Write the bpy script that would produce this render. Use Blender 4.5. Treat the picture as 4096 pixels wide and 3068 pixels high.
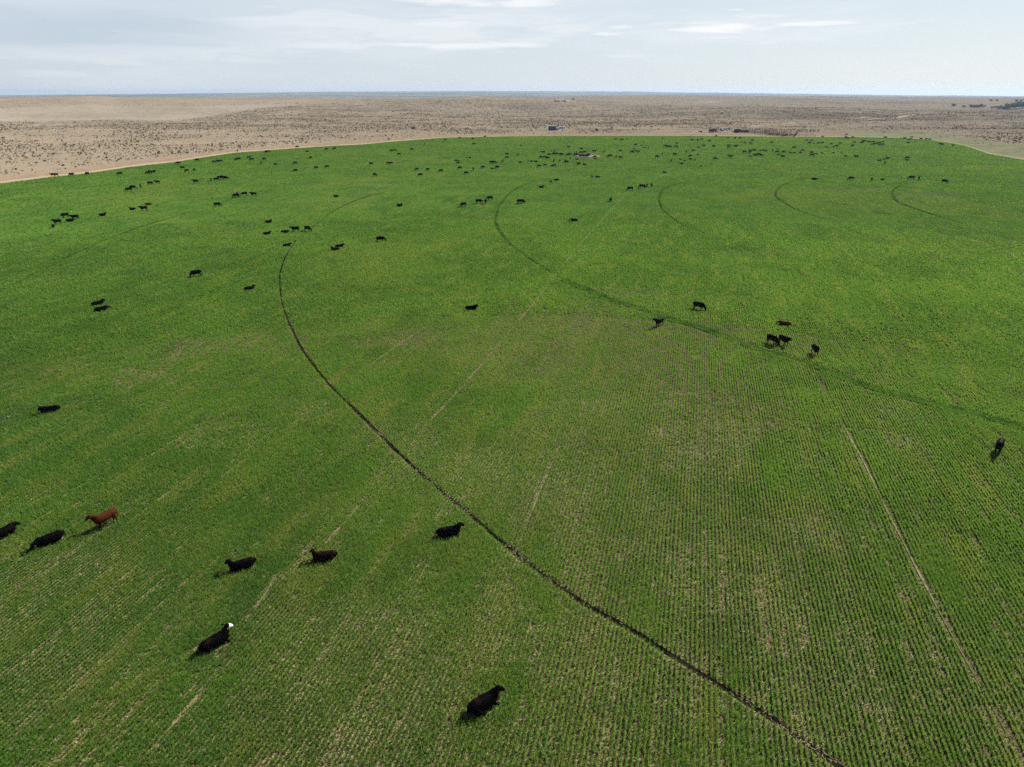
import bpy, bmesh, math, random
import numpy as np
from mathutils import Vector, Matrix

# ------------------------------------------------------------------ basics
for _o in list(bpy.data.objects):
    bpy.data.objects.remove(_o)
SC = bpy.context.scene
COL = SC.collection
RNG = np.random.default_rng(11)
random.seed(11)

FOC, PW, PH, CAMH = 2731.0, 4096.0, 3068.0, 28.0      # focal length in photo pixels, photo size, drone height
PITCH = math.atan((PH / 2 - 375.0) / FOC)
SUN_AZ, SUN_EL = math.radians(47.0), math.radians(37.0)
ROW_AZ = math.radians(14.6)                            # direction the drill rows run in


def tag(o, label=None, cat=None, group=None, kind=None):
    if label: o['label'] = label
    if cat: o['category'] = cat
    if group: o['group'] = group
    if kind: o['kind'] = kind
    return o


def link(o, parent=None):
    COL.objects.link(o)
    if parent is not None: o.parent = parent
    return o


def smooth(a, b, x):
    t = np.clip((x - a) / (b - a), 0, 1)
    return t * t * (3 - 2 * t)


def _hash(ix, iy, seed):
    n = (ix.astype(np.int64) * 374761393 + iy.astype(np.int64) * 668265263 + seed * 144665) & 0xFFFFFFFF
    n = ((n ^ (n >> 13)) * 1274126177) & 0xFFFFFFFF
    n = n ^ (n >> 16)
    return (n & 0xFFFFFF) / float(0xFFFFFF)


def vnoise(x, y, seed=0):
    x = np.asarray(x, float); y = np.asarray(y, float)
    ix, iy = np.floor(x), np.floor(y)
    fx, fy = x - ix, y - iy
    fx = fx * fx * (3 - 2 * fx); fy = fy * fy * (3 - 2 * fy)
    a, b = _hash(ix, iy, seed), _hash(ix + 1, iy, seed)
    c, d = _hash(ix, iy + 1, seed), _hash(ix + 1, iy + 1, seed)
    return (a * (1 - fx) + b * fx) * (1 - fy) + (c * (1 - fx) + d * fx) * fy


def fbm(x, y, seed=0, octs=4):
    v, amp, tot = 0, 1.0, 0
    for k in range(octs):
        v = v + amp * vnoise(x * 2 ** k, y * 2 ** k, seed + 7 * k); tot += amp; amp *= 0.5
    return v / tot


# ------------------------------------------------------------------ pixel <-> place
def ray(px, py):
    X = (np.asarray(px, float) - PW / 2) / FOC
    Y = -(np.asarray(py, float) - PH / 2) / FOC
    c, s = math.cos(PITCH), math.sin(PITCH)
    return X, c + Y * s, -s + Y * c


def az_el(px, py):
    X, Y, Z = ray(px, py)
    return np.arctan2(X, Y), np.arctan2(Z, np.hypot(X, Y))


_rx = np.array([-700, 0, 175, 350, 490, 700, 950, 1200, 1410, 1655, 1900, 1940, 2010, 2500, 3145, 3600, 4096, 4700.])
_ry = np.array([396, 396, 391, 387, 392, 392, 395, 392, 396, 396, 387, 385.5, 387, 385, 385, 391, 392, 394.])
_hx = np.array([-700, 0, 700, 1300, 1800, 2500, 2750, 2900, 3600, 4096, 4700.])
_hy = np.array([388, 381.5, 375, 368, 365, 366.5, 370, 371.5, 381, 385, 390.])
R_AZ, R_EL = az_el(_rx, _ry)
H_AZ, H_EL = az_el(_hx, _hy)
FAR_D = 15000.0


def H(x, y):
    """height of the land at x, y"""
    x = np.asarray(x, float); y = np.asarray(y, float)
    r = np.hypot(x, y); az = np.arctan2(x, y)
    h = smooth(90, 180, r) * (0.28 * np.sin(x / 47 + 1.3) * np.sin(y / 61 + .4) + 0.8 * np.exp(-((y - 0.06 * x - 205) / 42) ** 2)
                              - 0.5 * np.exp(-((y - 0.06 * x - 300) / 50) ** 2))
    D = 1900 + 1300 * smooth(-0.15, 0.5, az)
    zr = CAMH + D * np.tan(np.interp(az, R_AZ, R_EL))
    k = np.where(r < D, (r - D) / (0.36 * D), (r - D) / (0.45 * D))
    rid = np.exp(-k * k)
    w2 = smooth(600, 1200, r)
    n = (17.0 * (fbm(x / 360, y / 360, 3) - .5) + 9.0 * (fbm(x / 130, y / 130, 5) - .5)) * (1 - rid * .62)
    h = h * (1 - smooth(500, 700, r)) + w2 * n + zr * rid
    zf = CAMH + FAR_D * np.tan(np.interp(az, H_AZ, H_EL))
    w3 = smooth(5500, FAR_D, r)
    h = h + w3 * zf + smooth(5000, 9000, r) * (1 - .85 * smooth(11000, FAR_D, r)) * 26 * (fbm(x / 2600, y / 1500, 8) - .5)
    h = np.where(r > FAR_D, h - (r - FAR_D) * 0.02, h)
    return h


def ground_at(px, py):
    """first place where the line of sight through a photo pixel meets the land (arrays welcome)"""
    dx, dy, dz = ray(np.atleast_1d(px), np.atleast_1d(py))
    n = np.hypot(dx, dy)
    ux, uy, s = dx / n, dy / n, dz / n
    rr = np.geomspace(15, 16000, 1500)
    R = rr[None, :]
    below = (CAMH + s[:, None] * R) < H(ux[:, None] * R, uy[:, None] * R)
    i = np.where(below.any(1), below.argmax(1), len(rr) - 1)
    lo, hi = rr[np.maximum(i - 1, 0)], rr[i]
    for _ in range(28):
        m = (lo + hi) / 2
        b = (CAMH + s * m) < H(ux * m, uy * m)
        hi = np.where(b, m, hi); lo = np.where(b, lo, m)
    return ux * hi, uy * hi


# ------------------------------------------------------------------ materials
def mat(name):
    m = bpy.data.materials.new(name)
    m.use_nodes = True
    nt = m.node_tree
    nt.nodes.clear()
    out = nt.nodes.new('ShaderNodeOutputMaterial')
    return m, nt, out


class N:
    """small helper round a node tree"""
    def __init__(s, nt): s.nt = nt
    def new(s, t, **kw):
        n = s.nt.nodes.new(t)
        for k, v in kw.items(): setattr(n, k, v)
        return n
    def put(s, sock, v):
        if hasattr(v, 'is_output') or isinstance(v, bpy.types.NodeSocket): s.nt.links.new(v, sock)
        elif v is not None:
            if isinstance(v, (tuple, list)) and len(v) == 3 and sock.type == 'RGBA': v = (*v, 1)
            sock.default_value = v
    def math(s, op, a, b=None, c=None, clamp=False):
        n = s.new('ShaderNodeMath', operation=op, use_clamp=clamp)
        s.put(n.inputs[0], a); s.put(n.inputs[1], b); s.put(n.inputs[2], c)
        return n.outputs[0]
    def mix(s, f, a, b, blend='MIX'):
        n = s.new('ShaderNodeMix', data_type='RGBA', blend_type=blend)
        s.put(n.inputs[0], f); s.put(n.inputs[6], a); s.put(n.inputs[7], b)
        return n.outputs[2]
    def noise(s, vec, scale, detail=3, rough=.55, dist=0):
        n = s.new('ShaderNodeTexNoise')
        s.put(n.inputs['Vector'], vec)
        n.inputs['Scale'].default_value = scale; n.inputs['Detail'].default_value = detail
        n.inputs['Roughness'].default_value = rough; n.inputs['Distortion'].default_value = dist
        return n.outputs['Fac']
    def ramp(s, f, a, b, lo=0., hi=1.):
        n = s.new('ShaderNodeMapRange', interpolation_type='SMOOTHSTEP')
        s.put(n.inputs[0], f); s.put(n.inputs[1], a); s.put(n.inputs[2], b); s.put(n.inputs[3], lo); s.put(n.inputs[4], hi)
        return n.outputs[0]
    def attr(s, name):
        return s.new('ShaderNodeAttribute', attribute_name=name).outputs['Fac']
    def pos(s):
        return s.new('ShaderNodeNewGeometry').outputs['Position']
    def rowspace(s, vec, su, sv):
        """position turned into row coordinates and scaled across / along the rows"""
        r = s.new('ShaderNodeVectorRotate', rotation_type='Z_AXIS')
        s.put(r.inputs['Vector'], vec); r.inputs['Angle'].default_value = ROW_AZ
        m = s.new('ShaderNodeVectorMath', operation='MULTIPLY')
        s.put(m.inputs[0], r.outputs[0]); m.inputs[1].default_value = (su, sv, 1)
        return m.outputs[0]


def plain(name, col, rough=.8, metal=0., vary=.12, scale=3., spec=.2):
    m, nt, out = mat(name); n = N(nt)
    b = n.new('ShaderNodeBsdfPrincipled')
    tc = n.new('ShaderNodeTexCoord').outputs['Object']
    f = n.noise(tc, scale, 4)
    c = n.mix(n.ramp(f, .3, .7), tuple(x * (1 - vary) for x in col), tuple(min(1, x * (1 + vary)) for x in col))
    n.put(b.inputs['Base Color'], c)
    b.inputs['Roughness'].default_value = rough; b.inputs['Metallic'].default_value = metal
    b.inputs['Specular IOR Level'].default_value = spec
    nt.links.new(b.outputs[0], out.inputs[0])
    return m


def diffuse_out(n, out, col, bump=None, strength=.5, dist=.1, rough=.0):
    d = n.new('ShaderNodeBsdfDiffuse'); d.inputs['Roughness'].default_value = rough
    n.put(d.inputs['Color'], col)
    if bump is not None:
        b = n.new('ShaderNodeBump'); b.inputs['Strength'].default_value = strength; b.inputs['Distance'].default_value = dist
        n.put(b.inputs['Height'], bump); n.nt.links.new(b.outputs[0], d.inputs['Normal'])
    n.nt.links.new(d.outputs[0], out.inputs[0])


def green_mix(n, p):
    """the wheat's own colour: patches of deep, mid and yellowish green"""
    big = n.noise(p, .045, 4, .6, .6)
    mid = n.noise(n.rowspace(p, .9, .22), .55, 4, .6)
    c = n.mix(n.ramp(big, .41, .59), GREEN_DEEP, GREEN_MID)
    c = n.mix(n.ramp(mid, .45, .72, 0, .8), c, GREEN_YEL)
    c = n.mix(n.ramp(n.noise(p, .016, 3, .6, .8), .50, .66, 0, .45), c, GREEN_YEL)
    c = n.mix(n.ramp(n.noise(p, .11, 4, .65, .5), .52, .68, 0, .7), c, (.036, .125, .022))
    return c


GREEN_DEEP = (.060, .172, .024)
GREEN_MID = (.092, .222, .028)
GREEN_YEL = (.190, .248, .044)

# field floor: straw and soil near, closed canopy far
M_FIELD, nt, out = mat('field_floor'); n = N(nt); p = n.pos()
straw = n.noise(p, 9, 5, .75)
soil = n.mix(n.ramp(straw, .43, .59), (.045, .032, .020), (.43, .355, .18))
soil = n.mix(n.ramp(n.noise(p, .35, 3), .3, .7, .15, .7), soil, n.mix(n.ramp(straw, .4, .62), (.035, .05, .018), (.17, .17, .06)))
can = green_mix(n, p)
fine = n.noise(n.rowspace(p, 1.0, .55), 2.6, 5, .75)
can = n.mix(n.ramp(fine, .36, .66), n.mix(.38, can, (.030, .085, .014)), n.mix(.3, can, (.18, .27, .05)))
rows = n.math('SINE', n.math('MULTIPLY', n.new('ShaderNodeSeparateXYZ').outputs[0], 1.0))
sx = n.new('ShaderNodeSeparateXYZ'); n.put(sx.inputs[0], n.rowspace(p, 1, 1))
stripe = n.math('SINE', n.math('MULTIPLY', sx.outputs[0], 2 * math.pi / 1.0))
can = n.mix(n.ramp(stripe, -.2, 1, 0, .16), can, (.15, .16, .055))
canopy = n.attr('canopy')
edge = n.ramp(n.math('ADD', canopy, n.math('MULTIPLY', n.math('SUBTRACT', n.noise(p, .6, 4, .7), .5), .9)), .3, .7)
bare = n.attr('bare')
can = n.mix(n.math('MULTIPLY', bare, n.ramp(n.noise(n.rowspace(p, 2.2, .35), 1.2, 3), .35, .6)), can, (.25, .21, .115))
hgt = n.math('ADD', n.noise(p, 3.0, 4, .7), n.math('MULTIPLY', n.noise(p, .5, 2), .8))
diffuse_out(n, out, n.mix(edge, soil, can), hgt, .55, .35, .6)

# wheat blades
M_WHEAT, nt, out = mat('wheat_leaf'); n = N(nt); p = n.pos()
c = green_mix(n, p)
one = n.noise(p, 7, 2, .6)
c = n.mix(n.ramp(one, .52, .74, 0, .75), c, (.28, .275, .10))
c = n.mix(n.ramp(one, .46, .24, 0, .5), c, (.032, .085, .016))
sc_ = n.new('ShaderNodeVectorMath', operation='SCALE'); n.put(sc_.inputs[0], c); sc_.inputs['Scale'].default_value = 1.30; c = sc_.outputs[0]
d = n.new('ShaderNodeBsdfDiffuse'); t = n.new('ShaderNodeBsdfTranslucent'); g = n.new('ShaderNodeBsdfGlossy')
g.inputs['Roughness'].default_value = .45; n.put(g.inputs['Color'], (.8, .85, .75))
n.put(d.inputs['Color'], c); n.put(t.inputs['Color'], n.mix(.35, c, (.22, .30, .03)))
ms = n.new('ShaderNodeMixShader'); ms.inputs[0].default_value = .52
nt.links.new(d.outputs[0], ms.inputs[1]); nt.links.new(t.outputs[0], ms.inputs[2])
m2 = n.new('ShaderNodeMixShader'); m2.inputs[0].default_value = .012
nt.links.new(ms.outputs[0], m2.inputs[1]); nt.links.new(g.outputs[0], m2.inputs[2])
nt.links.new(m2.outputs[0], out.inputs[0])

# rangeland
M_RANGE, nt, out = mat('dry_range'); n = N(nt); p = n.pos()
a = n.noise(p, .012, 5, .6, .4); b = n.noise(p, .09, 4, .6)
c = n.mix(n.ramp(a, .35, .65), (.385, .303, .215), (.32, .265, .18))
c = n.mix(n.ramp(b, .42, .66, 0, .5), c, (.30, .24, .175))
c = n.mix(n.ramp(n.noise(p, .8, 3, .7), .45, .7, 0, .5), c, (.42, .34, .235))
c = n.mix(n.attr('dirt'), c, n.mix(n.ramp(n.noise(p, .25, 4), .35, .65), (.28, .19, .125), (.37, .285, .195)))
c = n.mix(n.attr('pale'), c, n.mix(n.ramp(b, .35, .65), (.40, .36, .29), (.48, .42, .34)))
c = n.mix(n.attr('stubble'), c, n.mix(n.ramp(b, .35, .65), (.23, .24, .125), (.32, .305, .18)))
spk = n.noise(n.new('ShaderNodeVectorMath', operation='MULTIPLY').outputs[0], 1)
sp = n.new('ShaderNodeVectorMath', operation='MULTIPLY'); n.put(sp.inputs[0], p); sp.inputs[1].default_value = (.16, .07, .1)
speck = n.math('MULTIPLY', n.ramp(n.noise(sp.outputs[0], 1.0, 4, .7), .50, .62), n.attr('brush'))
c = n.mix(speck, c, (.15, .135, .10))
dark = n.math('MULTIPLY', n.ramp(n.noise(p, .0035, 5, .65, .5), .50, .66, 0, .7), n.attr('brush'))
c = n.mix(dark, c, (.17, .145, .105))
far = n.attr('farland')
sp2 = n.new('ShaderNodeVectorMath', operation='MULTIPLY'); n.put(sp2.inputs[0], p); sp2.inputs[1].default_value = (.0006, .0016, .001)
c = n.mix(far, c, n.mix(n.ramp(n.noise(sp2.outputs[0], 1, 5, .7), .40, .60), (.10, .115, .075), (.27, .235, .17)))
diffuse_out(n, out, c, n.noise(p, .5, 4, .7), .5, .5, .5)

M_TRACK, nt, out = mat('pale_dirt'); n = N(nt); p = n.pos()
c = n.mix(n.ramp(n.noise(p, .35, 4), .3, .7), (.34, .262, .18), (.42, .335, .24))
c = n.mix(n.ramp(n.noise(p, .05, 3), .5, .7, 0, .6), c, (.28, .185, .12))
c = n.mix(n.attr('grassy'), c, n.mix(n.ramp(n.noise(p, .12, 4), .35, .65), (.20, .19, .11), (.28, .245, .155)))
diffuse_out(n, out, c, n.noise(p, 1.2, 4), .4, .15)
M_RUT, nt, out = mat('damp_shaded_rut_soil'); n = N(nt); p = n.pos()  # damp soil, its colour darkened further for the shade inside the rut
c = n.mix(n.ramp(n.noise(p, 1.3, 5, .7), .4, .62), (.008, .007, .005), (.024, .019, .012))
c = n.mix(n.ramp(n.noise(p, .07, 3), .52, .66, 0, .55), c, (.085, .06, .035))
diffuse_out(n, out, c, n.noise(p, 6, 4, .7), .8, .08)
M_FARRUT, nt, out = mat('wheel_rut_in_wheat'); n = N(nt); p = n.pos()
c = n.mix(n.ramp(n.noise(p, .5, 5, .7), .42, .58), (.016, .040, .007), (.036, .072, .011))
c = n.mix(n.ramp(n.noise(p, .16, 4, .6), .48, .66, 0, .6), c, (.045, .095, .013))
diffuse_out(n, out, c)
M_TRAM, nt, out = mat('straw_gap'); n = N(nt); p = n.pos()
c = n.mix(n.ramp(n.noise(p, 2.2, 5, .75), .36, .60), (.07, .11, .026), (.24, .215, .11))
c = n.mix(n.ramp(n.noise(p, .22, 3, .6), .50, .66, 0, .7), c, (.07, .13, .022))
diffuse_out(n, out, c, n.noise(p, 6, 4), .5, .05)
M_SAGE, nt, out = mat('sage_leaf'); n = N(nt); p = n.pos()
c = n.mix(n.ramp(n.noise(p, .12, 4, .7), .35, .65), (.105, .092, .055), (.175, .147, .092))
diffuse_out(n, out, c)
M_DITCH = plain('ditch_soil', (.10, .075, .055), .95, 0, .3, .2)
M_LEAF, nt, out = mat('tree_leaf'); n = N(nt)
oi = n.new('ShaderNodeObjectInfo').outputs['Random']
c = n.mix(n.noise(n.new('ShaderNodeTexCoord').outputs['Object'], .7, 3), (.035, .070, .036), (.070, .112, .055))
c = n.mix(n.math('MULTIPLY', oi, .5), c, (.05, .075, .05))
d = n.new('ShaderNodeBsdfDiffuse'); t = n.new('ShaderNodeBsdfTranslucent'); n.put(d.inputs[0], c); n.put(t.inputs[0], c)
ms = n.new('ShaderNodeMixShader'); ms.inputs[0].default_value = .3
nt.links.new(d.outputs[0], ms.inputs[1]); nt.links.new(t.outputs[0], ms.inputs[2]); nt.links.new(ms.outputs[0], out.inputs[0])

# cattle coat: colour comes from the object, browner where the hair is sun-bleached along the back
M_COAT, nt, out = mat('cattle_coat'); n = N(nt)
oc = n.new('ShaderNodeObjectInfo').outputs['Color']
tc = n.new('ShaderNodeTexCoord').outputs['Object']
z = n.new('ShaderNodeSeparateXYZ'); n.put(z.inputs[0], tc)
fl = n.noise(tc, 5, 4, .6)
c = n.mix(n.ramp(fl, .35, .7, 0, .6), oc, n.mix(.5, oc, (.0, .0, .0)))
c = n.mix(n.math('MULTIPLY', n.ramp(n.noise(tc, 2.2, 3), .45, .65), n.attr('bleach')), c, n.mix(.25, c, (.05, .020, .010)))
b = n.new('ShaderNodeBsdfPrincipled'); n.put(b.inputs['Base Color'], c)
b.inputs['Roughness'].default_value = .55; b.inputs['Specular IOR Level'].default_value = .015
bp = n.new('ShaderNodeBump'); bp.inputs['Strength'].default_value = .3; bp.inputs['Distance'].default_value = .02
n.put(bp.inputs['Height'], n.noise(tc, 40, 3)); nt.links.new(bp.outputs[0], b.inputs['Normal'])
nt.links.new(b.outputs[0], out.inputs[0])
M_WHITEHAIR = plain('white_face_hair', (.78, .74, .68), .7, 0, .08, 9)
M_SKIN = plain('muzzle_skin', (.03, .022, .02), .45, 0, .2, 20)
M_TAG = plain('ear_tag_plastic', (.8, .8, .75), .4)

M_DARKSTEEL = plain('dark_corrugated_steel', (.018, .024, .028), .55, .3, .3, 1.5)
M_PALESTEEL = plain('galvanised_sheet', (.50, .54, .57), .45, .4, .15, 1.2)
M_WHITE = plain('white_paint', (.78, .80, .82), .4, 0, .06, 1.5)
M_BLUEWALL = plain('faded_blue_paint', (.25, .36, .47), .55, 0, .12, 1.5)
M_MAROON = plain('maroon_paint', (.085, .016, .022), .45, 0, .2, 1.2)
M_RUST = plain('rusty_steel', (.10, .042, .02), .8, .2, .35, 3)
M_BLACK = plain('black_rubber', (.012, .012, .012), .7)
M_GLASS = plain('dark_window_glass', (.02, .03, .035), .1, 0, .05, 1, .5)
M_GREENSTEEL = plain('dark_green_paint', (.018, .045, .036), .5, .1, .2, 1.5)
M_POST = plain('weathered_wood', (.045, .037, .031), .9, 0, .3, 4)
M_STRAW = plain('weathered_straw', (.12, .062, .032), .95, 0, .35, 6)
M_DARKHAY = plain('dark_weathered_hay', (.022, .019, .016), .95, 0, .4, 5)
M_BLUE = plain('blue_plastic', (.03, .08, .22), .45, 0, .1, 2)
M_ROOF = plain('grey_roof_sheet', (.30, .30, .31), .6, 0, .1, 1)
M_BARK = plain('bark', (.07, .055, .045), .95, 0, .3, 3)


# ------------------------------------------------------------------ mesh helpers
def mesh_np(name, V, F, m, attrs=None, smooth_=True):
    """mesh from arrays: V (n,3), F (k,3 or 4)"""
    V = np.asarray(V, np.float32); F = np.asarray(F, np.int32)
    me = bpy.data.meshes.new(name)
    k = F.shape[1]
    me.vertices.add(len(V)); me.vertices.foreach_set('co', V.ravel())
    me.loops.add(F.size); me.loops.foreach_set('vertex_index', F.ravel())
    me.polygons.add(len(F))
    me.polygons.foreach_set('loop_start', np.arange(0, F.size, k, dtype=np.int32))
    try: me.polygons.foreach_set('loop_total', np.full(len(F), k, np.int32))
    except Exception: pass
    me.polygons.foreach_set('use_smooth', np.full(len(F), smooth_, bool))
    for an, av in (attrs or {}).items():
        a_ = me.attributes.new(an, 'FLOAT', 'POINT'); a_.data.foreach_set('value', np.asarray(av, np.float32).ravel())
    me.update(calc_edges=True); me.validate()
    me.materials.append(m)
    return me


def obj_np(name, V, F, m, attrs=None, parent=None, smooth_=True):
    return link(bpy.data.objects.new(name, mesh_np(name, V, F, m, attrs, smooth_)), parent)


def grid_faces(nr, na):
    i = np.arange(nr - 1)[:, None] * na + np.arange(na - 1)[None, :]
    return np.stack([i, i + 1, i + 1 + na, i + na], -1).reshape(-1, 4)[:, ::-1]


class MB:
    """collects boxes, bars and tubes and links them as one mesh object"""
    def __init__(s): s.bm = bmesh.new()
    def box(s, c, d, rz=0., bev=0.):
        r = bmesh.ops.create_cube(s.bm, size=1)
        M = Matrix.Translation(c) @ Matrix.Rotation(rz, 4, 'Z') @ Matrix.Diagonal((*d, 1))
        bmesh.ops.transform(s.bm, matrix=M, verts=r['verts'])
        if bev:
            e = list({e for v in r['verts'] for e in v.link_edges})
            bmesh.ops.bevel(s.bm, geom=e, offset=bev, segments=2, affect='EDGES', profile=.6)
        return s
    def tube(s, a, b, r0, r1=None, seg=8):
        a, b = Vector(a), Vector(b); d = b - a
        r = bmesh.ops.create_cone(s.bm, cap_ends=True, segments=seg, radius1=r0, radius2=r1 if r1 is not None else r0, depth=d.length)
        M = Matrix.Translation((a + b) / 2) @ d.to_track_quat('Z', 'Y').to_matrix().to_4x4()
        bmesh.ops.transform(s.bm, matrix=M, verts=r['verts'])
        return s
    def poly(s, pts, depth):
        """outline in the xz plane given a depth along y"""
        vs = [s.bm.verts.new((x, -depth / 2, z)) for x, z in pts]; ws = [s.bm.verts.new((x, depth / 2, z)) for x, z in pts]
        s.bm.faces.new(vs); s.bm.faces.new(ws[::-1])
        for i in range(len(vs)):
            j = (i + 1) % len(vs); s.bm.faces.new((vs[j], vs[i], ws[i], ws[j]))
        return s
    def build(s, name, m, parent=None):
        me = bpy.data.meshes.new(name)
        bmesh.ops.recalc_face_normals(s.bm, faces=s.bm.faces)
        s.bm.to_mesh(me); s.bm.free(); me.materials.append(m)
        return link(bpy.data.objects.new(name, me), parent)


def empty(name, x, y, rz=0., dz=0.):
    o = bpy.data.objects.new(name, None)
    o.location = (x, y, float(H(x, y)) + dz); o.rotation_euler = (0, 0, rz); o.empty_display_size = .2
    return link(o)


def at(px, py):
    x, y = ground_at(px, py)
    return float(x[0]), float(y[0])


# ------------------------------------------------------------------ the land
FE = [(0, 734), (175, 711), (350, 693), (525, 667), (700, 648), (950, 610), (1300, 585), (1445, 578), (1620, 562), (1795, 550), (1900, 548),
      (2150, 544), (2500, 543), (2800, 543.5), (3000, 545), (3145, 547), (3280, 548), (3396, 548), (3600, 551), (3728, 560), (3851, 581), (3956, 616), (4096, 639)]
fx, fy = ground_at([q[0] for q in FE], [q[1] for q in FE])
f_az = np.concatenate([[-math.pi, -2.2, -1.4, -.95], np.arctan2(fx, fy), [.95, 1.4, 2.2, math.pi]])
f_r = np.concatenate([[190, 180, 190, 235], np.hypot(fx, fy), [340, 280, 210, 190]])


def edge_r(az): return np.interp(az, f_az, f_r)


AZ = np.unique(np.concatenate([np.linspace(-math.pi, -.85, 60), np.linspace(-.85, .85, 520), np.linspace(.85, math.pi, 60)]))
ER = edge_r(AZ)
VERGE, TRACKW = 1.6, 6.5


def sheet(name, R, m, attrs_fn=None):
    """polar sheet; R (rings, azimuths) distances"""
    X = R * np.sin(AZ)[None, :]; Y = R * np.cos(AZ)[None, :]
    Z = H(X, Y)
    V = np.stack([X, Y, Z], -1).reshape(-1, 3)
    F = grid_faces(R.shape[0], R.shape[1])
    at_ = attrs_fn(X.ravel(), Y.ravel(), R.ravel(), np.broadcast_to(AZ[None, :], R.shape).ravel()) if attrs_fn else None
    o = obj_np(name, V, F, m, at_)
    o['kind'] = 'structure'
    return o


BARE = [(1530, 885, 7, 3.5), (1485, 900, 3, 2), (520, 940, 3, 1.6), (690, 885, 2.2, 1.5), (310, 815, 5, 1.6), (470, 745, 9, 1.4), (530, 735, 5, 1.2), (1600, 545, 16, 2.2),
        (1385, 630, 9, 2), (1700, 620, 9, 2.5), (1960, 965, 2, 1.5), (430, 940, 2.5, 1.3), (390, 770, 4, 1.2), (440, 588, 10, 1.5), (1860, 410, 18, 3), (2010, 420, 16, 3),
        (1490, 955, 4, 3), (1640, 900, 4, 2.5), (830, 400, 12, 3), (1290, 690, 8, 3), (870, 735, 7, 1.8), (1140, 680, 5, 2.5)]
S22 = 4096 / 2212
_bx, _by = ground_at([q[0] * S22 for q in BARE], [q[1] * S22 for q in BARE])


def bareness(x, y):
    v = np.zeros_like(x)
    w = fbm(x / 2.2, y / 2.2, 41, 3) - .5
    for (bx, by, q) in zip(_bx, _by, BARE):
        d = np.hypot((x - bx) / q[2], (y - by) / (q[3] * 2.2)) + w * 1.1
        v = np.maximum(v, 1 - smooth(.35, 1.15, d))
    return v


def field_attr(x, y, r, az):
    return {'canopy': smooth(60, 140, r), 'bare': bareness(x, y) * .4}


tf = np.concatenate([np.linspace(0, 1, 240)])
Rf = 5 * (ER[None, :] / 5) ** tf[:, None]
sheet('field', Rf, M_FIELD, field_attr)
sheet('verge', ER[None, :] + np.array([0, .7, 1.4, VERGE])[:, None], M_TRACK, lambda x, y, r, az: {'grassy': smooth(-.16, .02, az) * .85})
sheet('dirt_track', ER[None, :] + VERGE + np.linspace(0, TRACKW, 5)[:, None], M_TRACK, lambda x, y, r, az: {'grassy': smooth(-.16, .02, az) * .85})
PALE = [(1900, 386, 26, 3.5), (2258, 401, 30, 3.5), (2842, 408, 34, 2.6), (1300, 392, 16, 2.0), (890, 424, 22, 2.5), (3470, 470, 14, 3), (1330, 394, 12, 2)]


def range_attr(x, y, r, az):
    e = r - edge_r(az)
    # back to photo directions, for the few patches of another soil that the photo shows at a known place
    lr = smooth(-.25, .1, az)
    dirt = (1 - smooth(10, 34 + 18 * fbm(x / 30, y / 30, 12), e)) * (1 - smooth(.42, .5, az)) * .85
    d2 = 50 * smooth(.02, .08, az) * (1 - smooth(.12, .2, az)) + 64 * smooth(.27, .33, az) * (1 - smooth(.40, .46, az))
    dirt = np.maximum(dirt, .8 * (1 - smooth(.7, 1.1, np.abs(e - d2) / (26 + 1e-6))) * (d2 > 20))
    stub = smooth(.40, .47, az) * (1 - smooth(95, 125, e)) * np.where(az < .9, 1, 0)
    fal0 = 940 + 380 * smooth(-.44, -.24, az); wid = 420
    pale = smooth(fal0 - 25, fal0 + 25, r) * (1 - smooth(fal0 + wid * .3, fal0 + wid + 200, r)) * (1 - smooth(-.32, -.20, az)) * (.25 + .35 * fbm(x / 140, y / 60, 55))
    el = np.arctan2(H(x, y) - CAMH, r)
    for (px, py, w, hh) in PALE:
        a0, e0 = az_el(px, py)
        pale = np.maximum(pale, .95 * np.exp(-((az - a0) / (w / FOC)) ** 2 - ((el - e0) / (hh / FOC)) ** 2) * (r > 700) * (fbm(x / 22, y / 22, 90) > .42))
    # bare patches of a pale kind run along the range roads
    brush = smooth(30, 80, e) * (1 - pale) * np.where((az < -.2) & (r > fal0), .6, 1) * (.45 + .55 * smooth(500, 900, r))
    return {'dirt': dirt, 'stubble': stub, 'pale': pale, 'brush': brush, 'farland': smooth(4200, 7000, r)}


tr = np.linspace(0, 1, 330)
R0 = ER + VERGE + TRACKW
Rr = R0[None, :] + (np.exp(tr[:, None] * math.log(1 + (17000 - 300) / 60.)) - 1) * 60.
sheet('rangeland', Rr, M_RANGE, range_attr)


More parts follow.
